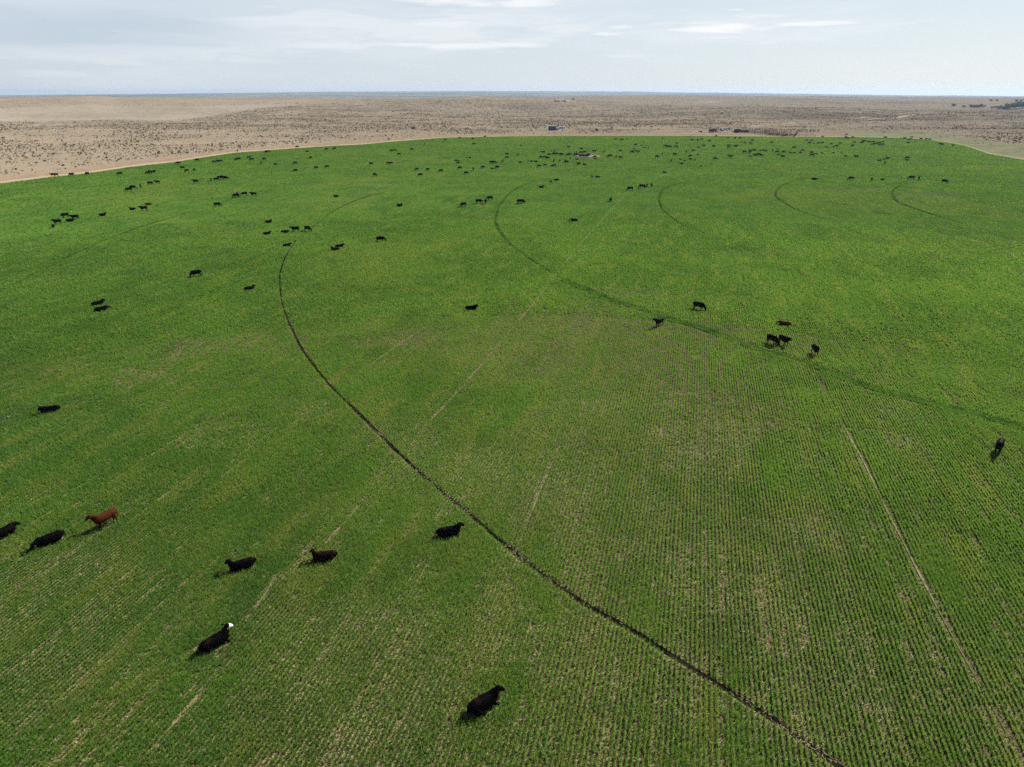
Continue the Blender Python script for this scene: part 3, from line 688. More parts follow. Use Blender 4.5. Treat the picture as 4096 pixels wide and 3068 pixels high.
# tile: (x offset, y offset, scale); then one animal per line: x y (of its feet) pose heading size coat | label
TILES = {'1': (0, 340, 2.857), '2': (600, 340, 2.857), '3': (1200, 340, 2.857), '4': (1800, 340, 2.857), '5': (2400, 340, 2.857), '6': (2900, 340, 2.857), '7': (3396, 340, 2.857),
         'z': (0, 0, 1.0), 'q': (2250, 580, 7.373), 'c': (2750, 480, 4.424)}
HERD = """
z 14 2150 h 20 .95 k | black cow with a white patch on its head, lying, cut by the frame's left edge
z 204 2172 h 192 .95 k | black cow lying low, between the frame-edge cow and the rust brown standing one
z 430 2104 t 205 .86 r | rust brown yearling standing, head up, in the lower left of the field
z 972 2275 m 186 .88 k | black cow lying head bowed, left of the dark brown lying one
z 1300 2240 m 176 .84 b | dark brown cow lying with ears up, between two lying blacks by the rut
z 862 2585 l 20 .95 w | black cow with a bright white face, lying in the lower left wheat
z 1795 2142 l 8 .92 k | black cow lying right beside the long dark wheel rut
z 1932 2832 l 32 .98 k | black cow lying alone at the bottom edge of the photo, head raised
z 203 1650 n 172 .9 k | black cow lying at the left edge, alone, above the rust brown yearling
z 392 1222 l 12 .88 k | upper of two black cows lying close together left of the rut's bend
z 406 1245 h 6 .88 k | lower of two black cows lying close together left of the rut's bend
z 787 1108 g 192 .9 k | black cow grazing alone above the two lying cows left of the rut
z 998 1161 l 10 .8 b | dark brown calf lying with head up, just left of the rut's bend
z 1884 1241 l 5 .9 k | black cow lying alone in mid field between two curved wheel ruts
z 2636 1306 t 240 .9 k | black cow standing on the wide green rut, facing the camera
z 2793 1240 g 333 .9 k | black cow grazing alone above the wide green rut, head toward the right
z 3139 1303 h 184 .82 o | rust red calf lying above the three black cows on the right
z 3086 1377 g 318 .9 k | left one of two black cows grazing side by side below the red calf
z 3132 1380 w 312 .9 k | right one of two black cows side by side below the red calf
z 3258 1418 t 292 .92 k | black cow standing alone, to the right of the grazing pair below the red calf
z 3990 1808 s 268 .92 k | black cow standing by the right frame edge with its shadow before it
z 1522 968 g 2 .9 k | black cow grazing alone, right of the two lying ones on the inner left ring
z 1341 1003 n 172 .85 k | lower cow of two lying close together left of the lone grazing one
z 1358 991 l 5 .85 k | upper cow of two lying close together left of the lone grazing one
z 1148 987 l 15 .85 k | black cow lying on the very top end of the long dark wheel rut
z 1231 925 g 318 .9 k | black cow grazing head right, right one of the pair above the rut's top end
z 1183 927 w 188 .9 k | black cow standing head left, left one of the pair above the rut's top end
z 1143 932 h 190 .82 k | black calf lying low just left of the pair above the rut's top end
z 1068 939 l 5 .82 k | black cow lying, lower left of the pair above the rut's top end
z 1074 891 l 8 .82 k | black cow lying alone, above the pair at the rut's top end
z 2297 886 h 175 .88 k | black cow lying alone below the shed, between two thin wheel rings
z 2443 806 g 95 .9 k | black cow grazing tail on, beside the pale straight seed gap
1 640 1045 w 184 .9 k | black cow walking left on the pale dirt track, ahead of another one
1 610 1043 w 182 .85 b | foremost of two black cows walking on the pale dirt track at left
1 822 1041 g 184
1 1000 1030 g 222
1 1375 1030 g 178
1 1696 1020 g 180
1 1712 1010 s 100
1 1752 1012 s 0
1 1718 1143 g 15
1 1802 1131 s 178
1 1478 1216 g 190
1 1522 1192 g 170
1 1610 1176 s 95 .8
1 1518 1427 l 180 .75 k | black calf lying just left of the long-necked dark brown cow, left part
1 1648 1438 w 182 .92 b | dark brown cow walking left, below a red lying calf in the left part
1 1700 1372 h 180 .8 o | rust red calf lying behind the dark brown walking cow, left part
1 1172 1496 l 5 .85 k | black cow lying alone, between the bunch of five and the dark brown walker
1 752 1514 g 205 .9 w | white-faced black cow grazing, topmost in the bunch of five near the left edge
1 862 1538 w 188 .9 k | black cow walking left, right end of the bunch of five near the left edge
1 800 1560 h 8 .9 k | black cow lying flat below the walker in the bunch of five at left
1 660 1590 w 186 .9 k | black cow standing broadside, left side of the bunch of five at left
1 610 1624 l 265 .75 k | black calf lying at the lower left corner of the bunch of five
2 328 907 g 180
2 538 873 g 5
2 376 963 s 182
2 422 997 g 215
2 508 986 g 248
2 526 1122 s 182
2 733 889 g 182 .8 o
2 772 887 g 5
2 806 882 g 0 .88 b
2 1000 762 g 265 .9 b
2 992 864 g 200
2 1016 858 g 0
2 1131 843 s 2
2 1168 866 g 182 .95
2 1308 860 g 165
2 1273 908 s 270
2 1435 921 g 225 .88 b
2 1328 776 s 5
2 1356 770 g 5
2 1684 719 g 182
2 1797 766 l 182
2 1838 844 g 228
2 1664 906 g 182
2 1664 994 g 180
2 1900 960 g 205
2 700 1100 g 268
2 758 1096 g 5
2 798 1077 s 5
2 845 1076 g 182
2 862 1084 g 0
2 990 1287 g 182
2 1008 1280 s 100 .88 b
2 1083 1267 g 200
2 1188 1270 s 182
2 770 1391 g 2 .9 k | black cow grazing head right, alone below the row of four at left
3 305 746 g 182
3 392 740 s 2
3 312 949 g 182
3 815 913 g 200
3 857 1044 g 315
3 1015 908 g 200
3 1038 906 g 10
3 1048 762 g 190
3 1084 758 g 5
3 1133 803 g 182
3 1282 747 g 182
3 1425 686 s 270 .8
3 1513 640 g 265 .8
3 1662 639 s 182
3 1827 613 g 182
3 1977 623 g 180 .8
3 1990 685 g 182
3 1337 977 g 225
3 1462 981 g 218
3 1378 1046 g 182
3 1612 996 g 182
3 1828 963 g 200
3 1780 867 l 0 .7
3 1805 893 l 180 .75
3 1905 836 l 265 .7
3 1938 837 l 0 .75
3 1812 872 l 180 .6
3 1898 1022 g 5
3 1980 979 s 92
3 415 1281 n 185 .75 k | black calf lying alone, left of mid field above the inner left ring
3 1138 1386 l 5 .85 k | black cow lying alone with head up, mid field left of the wheel ring
3 1868 1392 g 215 .92 k | lowest and leftmost of the four black cows left of the wheel ring
4 398 599 s 2
4 810 703 s 92 .85
4 465 895 g 215
4 487 897 s 95
4 508 899 g 2
4 602 883 s 92 .85
4 650 803 g 2
4 653 843 g 200
4 777 811 g 265
4 378 956 g 200
4 482 960 l 180 .7
4 540 955 g 190
4 800 887 l 5 .75
4 892 879 s 95 .7
4 932 878 l 200 .75
4 983 881 l 185 .9
4 1038 837 g 2
4 1085 840 g 5
4 1112 848 g 5
4 1072 781 g 215
4 1130 807 g 5
4 1180 801 g 5
4 1215 799 g 5
4 1192 771 s 95
4 1160 758 l 90 .6
4 1265 803 g 180
4 1278 809 g 2
4 1345 811 g 190
4 1368 805 g 5
4 1375 846 g 268 .85
4 1185 880 s 95
4 1255 879 s 92 .8
4 1316 882 s 100
4 1332 893 g 20
4 1020 940 g 185
4 1087 928 g 180 .75
4 1165 930 l 180 .65
4 1190 932 g 2 .75
4 1470 917 g 215 .95
4 1540 917 l 182 .85
4 1450 855 l 5 .7
4 1040 766 l 180 .6
4 1358 721 g 182
4 1310 713 s 95 .55
4 1498 741 g 2
4 1893 631 g 182
4 1965 637 g 2 .98
4 1938 633 l 182 .6
4 1152 1111 l 265 .8 k | black cow lying near the top of the wheel ring, left one of a pair
4 1215 1092 h 350 .8 k | black cow lying near the top of the wheel ring, right one of a pair
4 1042 1176 l 20 .85 k | black cow lying on the thin wheel ring, below a lying pair
4 1622 1069 s 92 .85
4 1688 1060 l 182 .85
4 328 1354 g 2 .92 k | black cow grazing head right, second from left of four left of the wheel ring
4 407 1360 s 272 .92 k | black cow facing the camera, third from left of four left of the wheel ring
4 457 1317 g 200 .92 k | upper right one of the four black cows left of the wheel ring
4 800 1357 g 2 .95 k | black cow grazing broadside just inside the wheel ring below the shed
4 812 1350 g 4 .85 k | black cow standing half hidden behind the grazing one inside the wheel ring
q 345 300 s 95 .9
q 405 268 s 92 .9
q 385 325 g 190 .9
q 432 325 g 5 .9
q 548 255 g 185 .9
q 655 245 g 182 .9
q 560 345 g 180 .9 b
q 640 352 g 10 .9
q 702 345 g 0 .9 b
q 940 218 g 190 .95
q 1195 215 s 95 .85
q 1250 215 s 90 .85
q 955 385 g 180 .9
q 962 408 l 2 .6
q 1365 360 g 190 .9
q 1410 345 g 10 .9
q 1580 368 s 95 .85
q 1710 398 g 5 .85
q 1715 195 g 180 .8
5 365 777 g 2 .95
5 390 747 s 92 .85
5 408 754 l 5 .65
5 445 771 s 95 .85
5 430 767 l 180 .6
5 307 618 l 180 .6
5 408 694 g 185
5 500 658 g 265 .85
5 475 694 l 5 .65
5 512 719 l 180 .65
5 553 727 s 92 .8
5 718 613 s 95 .8
5 743 706 g 185
5 765 710 g 2
5 760 723 s 270 .85
5 803 716 g 198
5 868 716 g 182
5 892 719 s 92 .7
5 878 676 g 225 .85
5 1050 637 g 2
5 1118 640 s 182
5 1165 631 g 182
5 1252 648 g 182
5 1327 594 g 2
5 1460 618 g 5 .85
5 1538 619 s 95
5 1548 616 s 85
5 1600 616 g 2
5 1617 659 g 265 .85
5 1655 668 l 182 .85
5 1711 667 s 95 .8
5 1724 676 g 5 .8
5 1740 642 g 2
5 1962 665 g 185 .8
5 1975 667 s 270 .75
5 1185 704 g 185 .85
5 1125 724 g 215 .85
5 1298 712 g 2 .95
5 1468 701 g 180 .85
5 1470 723 g 5 .85
5 1503 693 l 180 .65
5 1548 712 g 200
5 1560 706 g 5
5 985 774 s 92 .85
5 1065 761 g 190 .85
5 712 800 s 92 .8
5 852 806 g 5 .95
5 648 834 g 345 .95
5 1030 824 g 182 .85
5 1035 852 l 190 .8
5 1085 864 g 268 .75
5 1118 799 l 0 .6
5 918 853 l 180 .6
5 812 881 s 92 .9
5 933 904 l 2 .8
5 970 868 l 182 .6
5 1155 933 l 268 .75
5 737 1006 n 185 .8
5 1312 857 g 350 .95
5 1493 832 s 2 .95
5 1462 809 l 5 .65
5 1650 777 g 182 .98
5 1710 781 g 185 .8
5 1718 763 g 190 .8
5 1758 759 g 2 .9
5 1830 755 l 2 .65
5 1870 755 g 182 .65
5 1888 756 l 2 .65
5 1903 762 s 95 .8
5 1970 757 g 265 .85
5 1716 821 l 180 .7
5 1770 817 g 10 .95
5 1810 808 g 185 .95
5 1840 817 g 345 .9
5 345 1207 g 200 .95 k | leftmost of the four black cows right of the pale straight seed gap
5 480 1180 g 184 .95 k | black cow grazing broadside, second of the four right of the straight seed gap
5 535 1167 g 268 .92 k | third black cow of the four right of the straight seed gap
5 513 1168 l 182 .55 k | small calf tucked between the second and third cow by the seed gap
5 588 1164 s 262 .92 k | rightmost of the four black cows right of the straight seed gap
6 597 777 g 182 .95
6 600 738 l 180 .65
6 610 801 l 20 .65
6 667 776 g 2 .85
6 658 832 w 200 .98
6 750 780 l 180 .75
6 790 779 l 2 .75
6 790 727 g 182 .95
6 862 779 l 182 .8
6 882 759 g 5 .9
6 985 786 g 5 .95
6 998 814 g 182 .98
6 1040 791 l 2 .75
6 1110 784 l 182 .75
6 1237 781 l 5 .7
6 1330 790 s 92 .9
6 1383 818 l 182 .75
6 1497 834 w 184 1.0
6 933 643 g 182
6 988 646 g 185 .85
6 965 671 g 182
6 1015 673 s 95 .8
6 1068 676 g 190
6 1113 671 g 195
6 1112 599 g 2
6 1155 713 l 345 .85
6 1213 681 g 215 .85
6 1241 714 s 95 .8
6 1273 707 g 2
6 1308 678 g 345
6 1385 576 s 2 .9
6 1381 605 g 185 .85
6 1395 617 g 185 .8
6 1411 619 s 92 .8
6 1458 607 g 190
6 1480 665 g 190
6 1457 704 g 182
6 1553 670 g 185 .8
6 1571 666 g 192 .9
6 1577 649 g 182
6 1594 649 g 2
6 1640 658 g 350
6 1686 661 g 182
6 1708 659 s 92 .85
6 1700 686 g 185
6 1664 687 s 92 .8
6 1733 679 g 190
6 1754 673 g 185
6 1774 675 s 95
6 1770 692 g 200
6 1800 662 g 195 .85
6 1805 692 g 190 .9
6 1815 601 s 95 .7
6 1836 608 g 182
6 1823 856 n 182 .75
6 1860 842 l 182 .95
6 1762 869 l 350 .8
6 1827 907 s 268 .95
6 1025 1084 h 182 .95 k | black cow lying on the top of the smaller wheel ring below the corral
6 1440 1090 g 182 .98 k | black cow grazing head left, left one of a pair past the smaller wheel ring
6 1672 1100 s 272 .95 k | black cow facing the camera, second past the smaller wheel ring
6 1795 1087 n 5 .7 k | black calf lying above the last wheel ring on the right
6 1705 523 s 270 .85
6 1812 547 s 2 .8
7 593 611 s 92 .7
7 628 614 g 185 .75
7 643 615 g 2 .75
7 712 606 g 2
7 684 631 g 182 .85
7 704 629 g 185 .85
7 757 632 s 92 .7
7 780 633 s 268 .7
7 818 627 g 2
7 868 633 s 95 .8
7 886 629 g 182
7 925 633 g 182 .85
7 672 674 g 5 .9
7 1040 686 g 5 .95
7 1062 692 g 350 .9
7 1188 702 s 182 .8
7 665 846 g 182 .95 k | black cow grazing head left beside a lying calf, right end
7 662 863 l 180 .75 k | calf lying just below a grazing black cow, right end
7 713 1080 g 184 .98 k | left one of two black cows above the last wheel ring
7 797 1086 s 268 .95 k | right one of two black cows above the last wheel ring
7 1087 1120 g 350 .95 k | black cow grazing alone, right of the last wheel ring
7 835 557 s 268 .8
7 1202 590 s 270 .75
7 1948 627 l 2 .9
c 1445 268 g 182 .95
c 1495 270 g 10 .95
c 1592 272 g 185 .95
c 1685 290 g 182 .95
c 1702 291 g 2 .95
c 1745 281 g 180 .95
c 1842 281 g 2 .95
"""
herd = []
for ln in HERD.strip().split('\n'):
    body, _, lab = ln.partition('|')
    f = body.split()
    ox, oy, sc = TILES[f[0]]
    herd.append(dict(px=ox + float(f[1]) / sc, py=oy + float(f[2]) / sc, pose=f[3], hd=float(f[4]), size=float(f[5]) if len(f) > 5 else .9, coat=f[6] if len(f) > 6 else 'k', label=lab.strip() or None, tile=f[0]))
gx, gy = ground_at([h_['px'] for h_ in herd], [h_['py'] for h_ in herd])
for h_, x, y in zip(herd, gx, gy): h_['x'], h_['y'] = float(x), float(y)

# labels of the many far animals: place in the herd, counted from the left within a band of the field
ORD = 'first second third fourth fifth sixth seventh eighth ninth tenth eleventh twelfth thirteenth fourteenth fifteenth sixteenth seventeenth eighteenth nineteenth twentieth'.split()
ORD += ['twenty-' + o_ for o_ in ORD[:9]] + ['thirtieth']
NUM = 'one two three four five six seven eight nine ten eleven twelve thirteen fourteen fifteen sixteen seventeen eighteen nineteen twenty'.split()
NUM += ['twenty-' + o_ for o_ in NUM[:9]] + ['thirty']


def zone(h_):
    x, y = h_['px'], h_['py']
    if h_['tile'] == 'c': return 'before the corral rails'
    if h_['tile'] == 'q' and x < 2348: return 'at the feed bunk'
    if h_['tile'] == 'q': return 'around the blue tank'
    band = 'far band' if y < 577 else 'mid band' if y < 632 else 'near band'
    if x < 700: return 'by left track bend' if y < 715 else 'left quarter row'
    if x < 1330: return ('along the dirt track' if y < 640 else 'left quarter upper rows' if y < 690 else 'left quarter lower rows')
    if y < 565 and x > 3450 and (y < 537 or x > 3800): return 'on right brown range'
    col = 'left of the shed' if x < 2130 else 'below the shed' if x < 2330 else 'below the brown bale' if x < 2600 else 'below the red trailer' if x < 2930 else 'below the corral' if x < 3260 else 'right of the corral' if x < 3570 else 'at the right end'
    return band + ' ' + col


def facing(h_):
    a_ = h_['hd'] % 360
    return 'right' if a_ < 50 or a_ > 310 else 'away' if a_ < 130 else 'left' if a_ < 230 else 'camera'


bins = {}
for h_ in herd:
    if not h_['label']: bins.setdefault(zone(h_), []).append(h_)
for z_, hs in bins.items():
    hs.sort(key=lambda q: q['px'])
    for i, h_ in enumerate(hs):
        kind = 'calf' if h_['size'] < .72 else 'cow'
        act = {'s': 'standing', 't': 'standing', 'w': 'walking', 'g': 'grazing', 'G': 'grazing'}.get(h_['pose'], 'lying')
        place = 'only one' if len(hs) == 1 else f'{ORD[i]} from left of {NUM[len(hs) - 1]}'
        h_['label'] = f"{COATNAME[h_['coat']]} {kind} {act} facing {facing(h_)}, {place}, {z_}"

for h_ in herd:
    calf = h_['size'] < .72
    pose = h_['pose']
    if pose == 'g' and RNG.random() < .35: pose = 'G'
    if pose == 's' and RNG.random() < .3: pose = 't'
    if pose == 'l' and RNG.random() < .3 and h_['py'] < 1000: pose = 'm'
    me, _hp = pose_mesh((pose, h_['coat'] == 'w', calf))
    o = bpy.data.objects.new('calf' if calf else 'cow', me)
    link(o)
    az = math.atan2(h_['x'], h_['y'])
    s_ = h_['size'] * (.97 + .06 * RNG.random())
    o.location = (h_['x'], h_['y'], float(H(h_['x'], h_['y'])) - .01)
    o.rotation_euler = (0, 0, math.radians(h_['hd']) - az)
    flip = -1 if RNG.random() < .5 and pose in 'lmnh' else 1
    if h_['px'] < 1400 and h_['py'] > 1900: flip = 1
    o.scale = (s_, s_ * flip * (.95 + .1 * RNG.random()), s_)
    c_ = COATS[h_['coat']]; v_ = .8 + .5 * RNG.random()
    o.color = (c_[0] * v_, c_[1] * v_, c_[2] * v_, 1)
    grp = 'cattle on the dirt and range' if h_['tile'] == 'c' or h_['py'] < 545 else 'calves in the field' if calf else 'cattle in the green field'
    tag(o, h_['label'], 'calf' if calf else 'cow', grp)
    h_['obj'] = o
    if h_['coat'] == 'w' and h_['py'] > 2000:
        ta = MB().box((0, 0, 0), (.055, .012, .07), 0, .004).build('ear_tag', M_TAG, o); ta.location = (_hp[0] - .10, _hp[1] - .26, _hp[2] + .0)

# ------------------------------------------------------------------ wheat, row by row
def polyline_dist(x, y, C, reach=200):
    d = np.full(len(x), 1e9)
    A_, B_ = C[:-1], C[1:]
    keep = np.hypot(A_[:, 0], A_[:, 1]) < reach
    step = 1
    A_, B_ = A_[keep], B_[keep]
    if len(A_) == 0: return d
    # thin the line, then test only plants near it
    lo, hi = np.minimum(A_, B_).min(0) - 1, np.maximum(A_, B_).max(0) + 1
    sel = np.where((x > lo[0]) & (x < hi[0]) & (y > lo[1]) & (y < hi[1]))[0]
    xs, ys = x[sel], y[sel]; best = np.full(len(sel), 1e9)
    for a_, b_ in zip(A_, B_):
        m_ = (xs > min(a_[0], b_[0]) - 1) & (xs < max(a_[0], b_[0]) + 1) & (ys > min(a_[1], b_[1]) - 1) & (ys < max(a_[1], b_[1]) + 1)
        if not m_.any(): continue
        v_ = b_ - a_; L2 = (v_ @ v_) + 1e-9
        t_ = np.clip(((xs[m_] - a_[0]) * v_[0] + (ys[m_] - a_[1]) * v_[1]) / L2, 0, 1)
        best[m_] = np.minimum(best[m_], np.hypot(xs[m_] - a_[0] - t_ * v_[0], ys[m_] - a_[1] - t_ * v_[1]))
    d[sel] = best
    return d


def wheat_points():
    ca, sa = math.cos(ROW_AZ), math.sin(ROW_AZ)
    us = np.arange(-185, 165, .25)
    X, Y = [], []
    for k, u in enumerate(us):
        dv = .058
        v = np.arange(-45, 190, dv)
        v = v + RNG.uniform(-.06, .06, len(v))
        uu = u + RNG.normal(0, .026, len(v)) + .06 * (vnoise(v / 6, np.full(len(v), k * .37), 2) - .5)
        X.append(uu * ca + v * sa); Y.append(-uu * sa + v * ca)
    X = np.concatenate(X); Y = np.concatenate(Y)
    r = np.hypot(X, Y); az = np.arctan2(X, Y)
    k = (np.abs(X) < .92 * np.maximum(Y, 0) + 26) & (r > 10) & (r < 178) & (Y > 0)
    # thin out where single plants no longer show
    k &= RNG.random(len(X)) < (1 - .45 * smooth(55, 90, r)) * (1 - smooth(90, 178, r) * .92)
    return X[k], Y[k]


wx, wy = wheat_points()
wr = np.hypot(wx, wy)
cu = wx * math.cos(ROW_AZ) - wy * math.sin(ROW_AZ); cv = wx * math.sin(ROW_AZ) + wy * math.cos(ROW_AZ)
lush = fbm(wx / 9, wy / 9, 21) * .6 + fbm(cu / 1.6, cv / 7, 23, 3) * .4
lush = lush + .10 * smooth(-3, -25, wx) + .04 * smooth(22, 44, wx) + .10 * smooth(70, 110, wr) - .06 * np.exp(-((wx - 6 - .12 * wy) / 14) ** 2)
den = .86 + .14 * smooth(.36, .56, lush)
den *= 1 - .5 * bareness(wx, wy)
small = fbm(wx / .8, wy / .8, 29, 2)
den *= .80 + .20 * smooth(.22, .40, small)
rown = np.round(cu / .25)
skip = vnoise(rown * 7.31, cv / 5.5, 83); skip2 = vnoise(rown * 3.17, cv / 1.3, 85)
den *= 1 - .55 * smooth(.74, .84, skip) - .5 * smooth(.78, .86, skip2) * (skip < .74)
keep = RNG.random(len(wx)) < den
for C, w, main in TRK:
    if np.hypot(*C.T).min() < 190: keep &= (RNG.random(len(wx)) < (0 if main else .22)) | (polyline_dist(wx, wy, C) > (.15 + .1 * vnoise(wx * 1.3, wy * 1.3, 77) if main else w))
for C, w in GAPS: keep &= (polyline_dist(wx, wy, C) > w * .52) | (RNG.random(len(wx)) < .05 + .5 * smooth(.54, .68, fbm(wx / 2.6, wy / 2.6, 71, 3)))
for h_ in herd:
    if h_['pose'] in 'lmnh' and h_['y'] < 180:
        o = h_['obj']; a_ = o.rotation_euler[2]
        dx, dy = wx - h_['x'], wy - h_['y']
        lx = dx * math.cos(a_) + dy * math.sin(a_); ly = -dx * math.sin(a_) + dy * math.cos(a_)
        keep &= ((lx / (.98 * h_['size'])) ** 2 + (ly / (.46 * h_['size'])) ** 2) > 1
wx, wy, wr, lush = wx[keep], wy[keep], wr[keep], lush[keep]


CA, SA = math.cos(ROW_AZ), math.sin(ROW_AZ)


def build_wheat(name, x, y, r, lush, nb, w0, h0):
    n_ = len(x); z = H(x, y)
    hh = h0 * (.66 + .75 * lush) * RNG.uniform(.75, 1.2, n_)
    V = np.empty((n_, nb, 3, 3), np.float32)
    sp = smooth(.50, .74, lush)
    for b_ in range(nb):
        th = RNG.uniform(0, 2 * math.pi, n_); lean = RNG.uniform(.10, .36 + .6 * sp) * hh
        jc, jl = RNG.normal(0, 1, n_) * (.010 + .032 * sp), RNG.normal(0, .05, n_)
        bx, by = x + jc * CA + jl * SA, y - jc * SA + jl * CA
        wv = w0 * RNG.uniform(.7, 1.3, n_); ph = RNG.uniform(0, 2 * math.pi, n_)
        ex, ey = np.cos(ph) * wv, np.sin(ph) * wv
        tx, ty = bx + np.cos(th) * lean, by + np.sin(th) * lean
        tz = z + hh * RNG.uniform(.65, 1.0, n_)
        V[:, b_, 0] = np.stack([bx - ex, by - ey, z - .01], 1)
        V[:, b_, 1] = np.stack([bx + ex, by + ey, z - .01], 1)
        V[:, b_, 2] = np.stack([tx + ex * .25, ty + ey * .25, tz], 1)
    V = V.reshape(-1, 3)
    F = np.arange(len(V), dtype=np.int32).reshape(-1, 3)
    return V, F


nf = 335000
faz = RNG.uniform(-.92, .92, nf); frr = np.sqrt(RNG.uniform(105 ** 2, 540 ** 2, nf))
k = (frr < edge_r(faz) - .6) & (RNG.random(nf) < smooth(105, 185, frr))
farx, fary = (frr * np.sin(faz))[k], (frr * np.cos(faz))[k]
k = np.ones(len(farx), bool)
for C, w, main in TRK: k &= polyline_dist(farx, fary, C, 600) > (.6 if w > .5 else .3)
for h_ in herd:
    if h_['pose'] in 'lmnh' and h_['y'] > 100: k &= np.hypot(farx - h_['x'], fary - h_['y']) > 1.5
k &= np.hypot((farx - cx) / 7.2, (fary - cy) / 7) > 1
k &= RNG.random(len(farx)) > .6 * bareness(farx, fary)
farx, fary = farx[k], fary[k]; farr = np.hypot(farx, fary)
far_lush = .35 + .3 * fbm(farx / 12, fary / 12, 95)
nr = wr < 48; md = (wr >= 48) & (wr < 90); fr = wr >= 90
parts = [build_wheat('w', wx[nr], wy[nr], wr[nr], lush[nr], 7, .017, .28), build_wheat('w', wx[md], wy[md], wr[md], lush[md], 5, .027, .28), build_wheat('w', wx[fr], wy[fr], wr[fr], lush[fr], 4, .058, .29), build_wheat('w', farx, fary, farr, far_lush, 3, .052 * farr / 110, .30)]
off = 0; Vs, Fs = [], []
for V, F in parts: Vs.append(V); Fs.append(F + off); off += len(V)
V = np.concatenate(Vs); F = np.concatenate(Fs)
print('wheat plants', len(wx), 'triangles', len(F))
me = bpy.data.meshes.new('wheat_crop')
me.vertices.add(len(V)); me.vertices.foreach_set('co', V.ravel())
me.loops.add(F.size); me.loops.foreach_set('vertex_index', F.ravel())
me.polygons.add(len(F)); me.polygons.foreach_set('loop_start', np.arange(0, F.size, 3, dtype=np.int32))
me.update(calc_edges=False)
me.materials.append(M_WHEAT)
o = link(bpy.data.objects.new('wheat_crop', me)); tag(o, 'young green wheat standing in drilled rows over the field', 'wheat', None, 'stuff')

# straw litter between the rows
ns = 110000
sx_, sy_ = RNG.uniform(-48, 48, ns), RNG.uniform(14, 62, ns)
k = (np.abs(np.arctan2(sx_, sy_)) < .8); sx_, sy_ = sx_[k], sy_[k]
k = RNG.random(len(sx_)) < smooth(.42, .62, fbm(sx_ / 5, sy_ / 5, 61)) * .9 + .15
sx_, sy_ = sx_[k], sy_[k]; m_ = len(sx_)
th = RNG.uniform(0, math.pi, m_); ln_ = RNG.uniform(.05, .16, m_); w_ = RNG.uniform(.006, .014, m_)
dxs, dys = np.cos(th) * ln_, np.sin(th) * ln_; zz = H(sx_, sy_)
V = np.stack([np.stack([sx_ - dxs - dys / ln_ * w_, sy_ - dys + dxs / ln_ * w_, zz + .012], 1), np.stack([sx_ - dxs + dys / ln_ * w_, sy_ - dys - dxs / ln_ * w_, zz + .012], 1),
              np.stack([sx_ + dxs, sy_ + dys, zz + RNG.uniform(.02, .09, m_)], 1)], 1).reshape(-1, 3)
o = obj_np('straw_litter', V, np.arange(len(V)).reshape(-1, 3), plain('dry_straw', (.50, .42, .245), .8, 0, .25, 2), None, None, False)
tag(o, 'dry straw stalks lying between the wheat rows', 'straw', None, 'stuff')

# ------------------------------------------------------------------ sagebrush
def sage():
    n_ = 380000
    az = RNG.uniform(-.80, .80, n_); r = np.sqrt(RNG.uniform(210 ** 2, 1500 ** 2, n_))
    x, y = r * np.sin(az), r * np.cos(az)
    e = r - edge_r(az)
    fal0 = 940 + 380 * smooth(-.44, -.24, az)
    d_ = smooth(22, 44, e + 30 * (fbm(x / 40, y / 40, 33) - .5)) * (.16 + 1.0 * smooth(.40, .6, .6 * fbm(x / 34, y / 34, 31) + .4 * fbm(x / 150, y / 110, 35)))
    d_ *= 1 - smooth(fal0 - 15, fal0 + 15, r) * (1 - smooth(-.31, -.20, az)) * (1 - .3 * smooth(1200, 1400, r))
    d_ *= np.where((az > .40) & (e < 110), 0.04, 1)
    d_ *= 1 - .6 * smooth(700, 1500, r)
    d2 = (az > .0) & (az < .46) & (e < 70)
    d_ = np.where(d2, d_ * .35, d_)
    k = RNG.random(n_) < d_
    x, y, r = x[k], y[k], r[k]
    return x, y, r


bx_, by_, br = sage()
nb = len(bx_)
print('sage', nb)
siz = RNG.lognormal(-1.02, .45, nb)
a6 = np.arange(6) * math.pi / 3
B = []
for ringr, ringz in ((.62, .0), (.50, .42), (.22, .72)):
    for a_ in a6: B.append((ringr * math.cos(a_ + ringz), ringr * math.sin(a_ + ringz), ringz))
B = np.array(B)
Fb = []
for q in (0, 6):
    for i in range(6): j = (i + 1) % 6; Fb += [(q + i, q + j, q + 6 + j), (q + i, q + 6 + j, q + 6 + i)]
for i in range(1, 5): Fb.append((12, 12 + i, 13 + i))
Fb = np.array(Fb)
J = RNG.uniform(.62, 1.35, (nb, 18, 1)); V = B[None] * J * siz[:, None, None]
V[:, :, 2] *= RNG.uniform(.7, 1.1, (nb, 1))
V += np.stack([bx_, by_, H(bx_, by_) - .03], 1)[:, None, :]
F = (Fb[None] + (np.arange(nb) * 18)[:, None, None]).reshape(-1, 3)
o = obj_np('sagebrush', V.reshape(-1, 3), F, M_SAGE, None, None, False)
tag(o, 'low dark sagebrush scattered over the brown range', 'sagebrush', None, 'stuff')


# ------------------------------------------------------------------ far sheds, trailers, corral
def wheels(parent, xs, ys, r=.4):
    for x in xs:
        for y in ys:
            w = MB().tube((x, y - .1, r), (x, y + .1, r), r, seg=14).build('wheel', M_BLACK, parent)
            MB().tube((x, y - .11, r), (x, y + .11, r), r * .5, seg=10).build('rim', M_PALESTEEL, w)


def yaw(x, y): return -math.atan2(x, y)     # faces the camera side


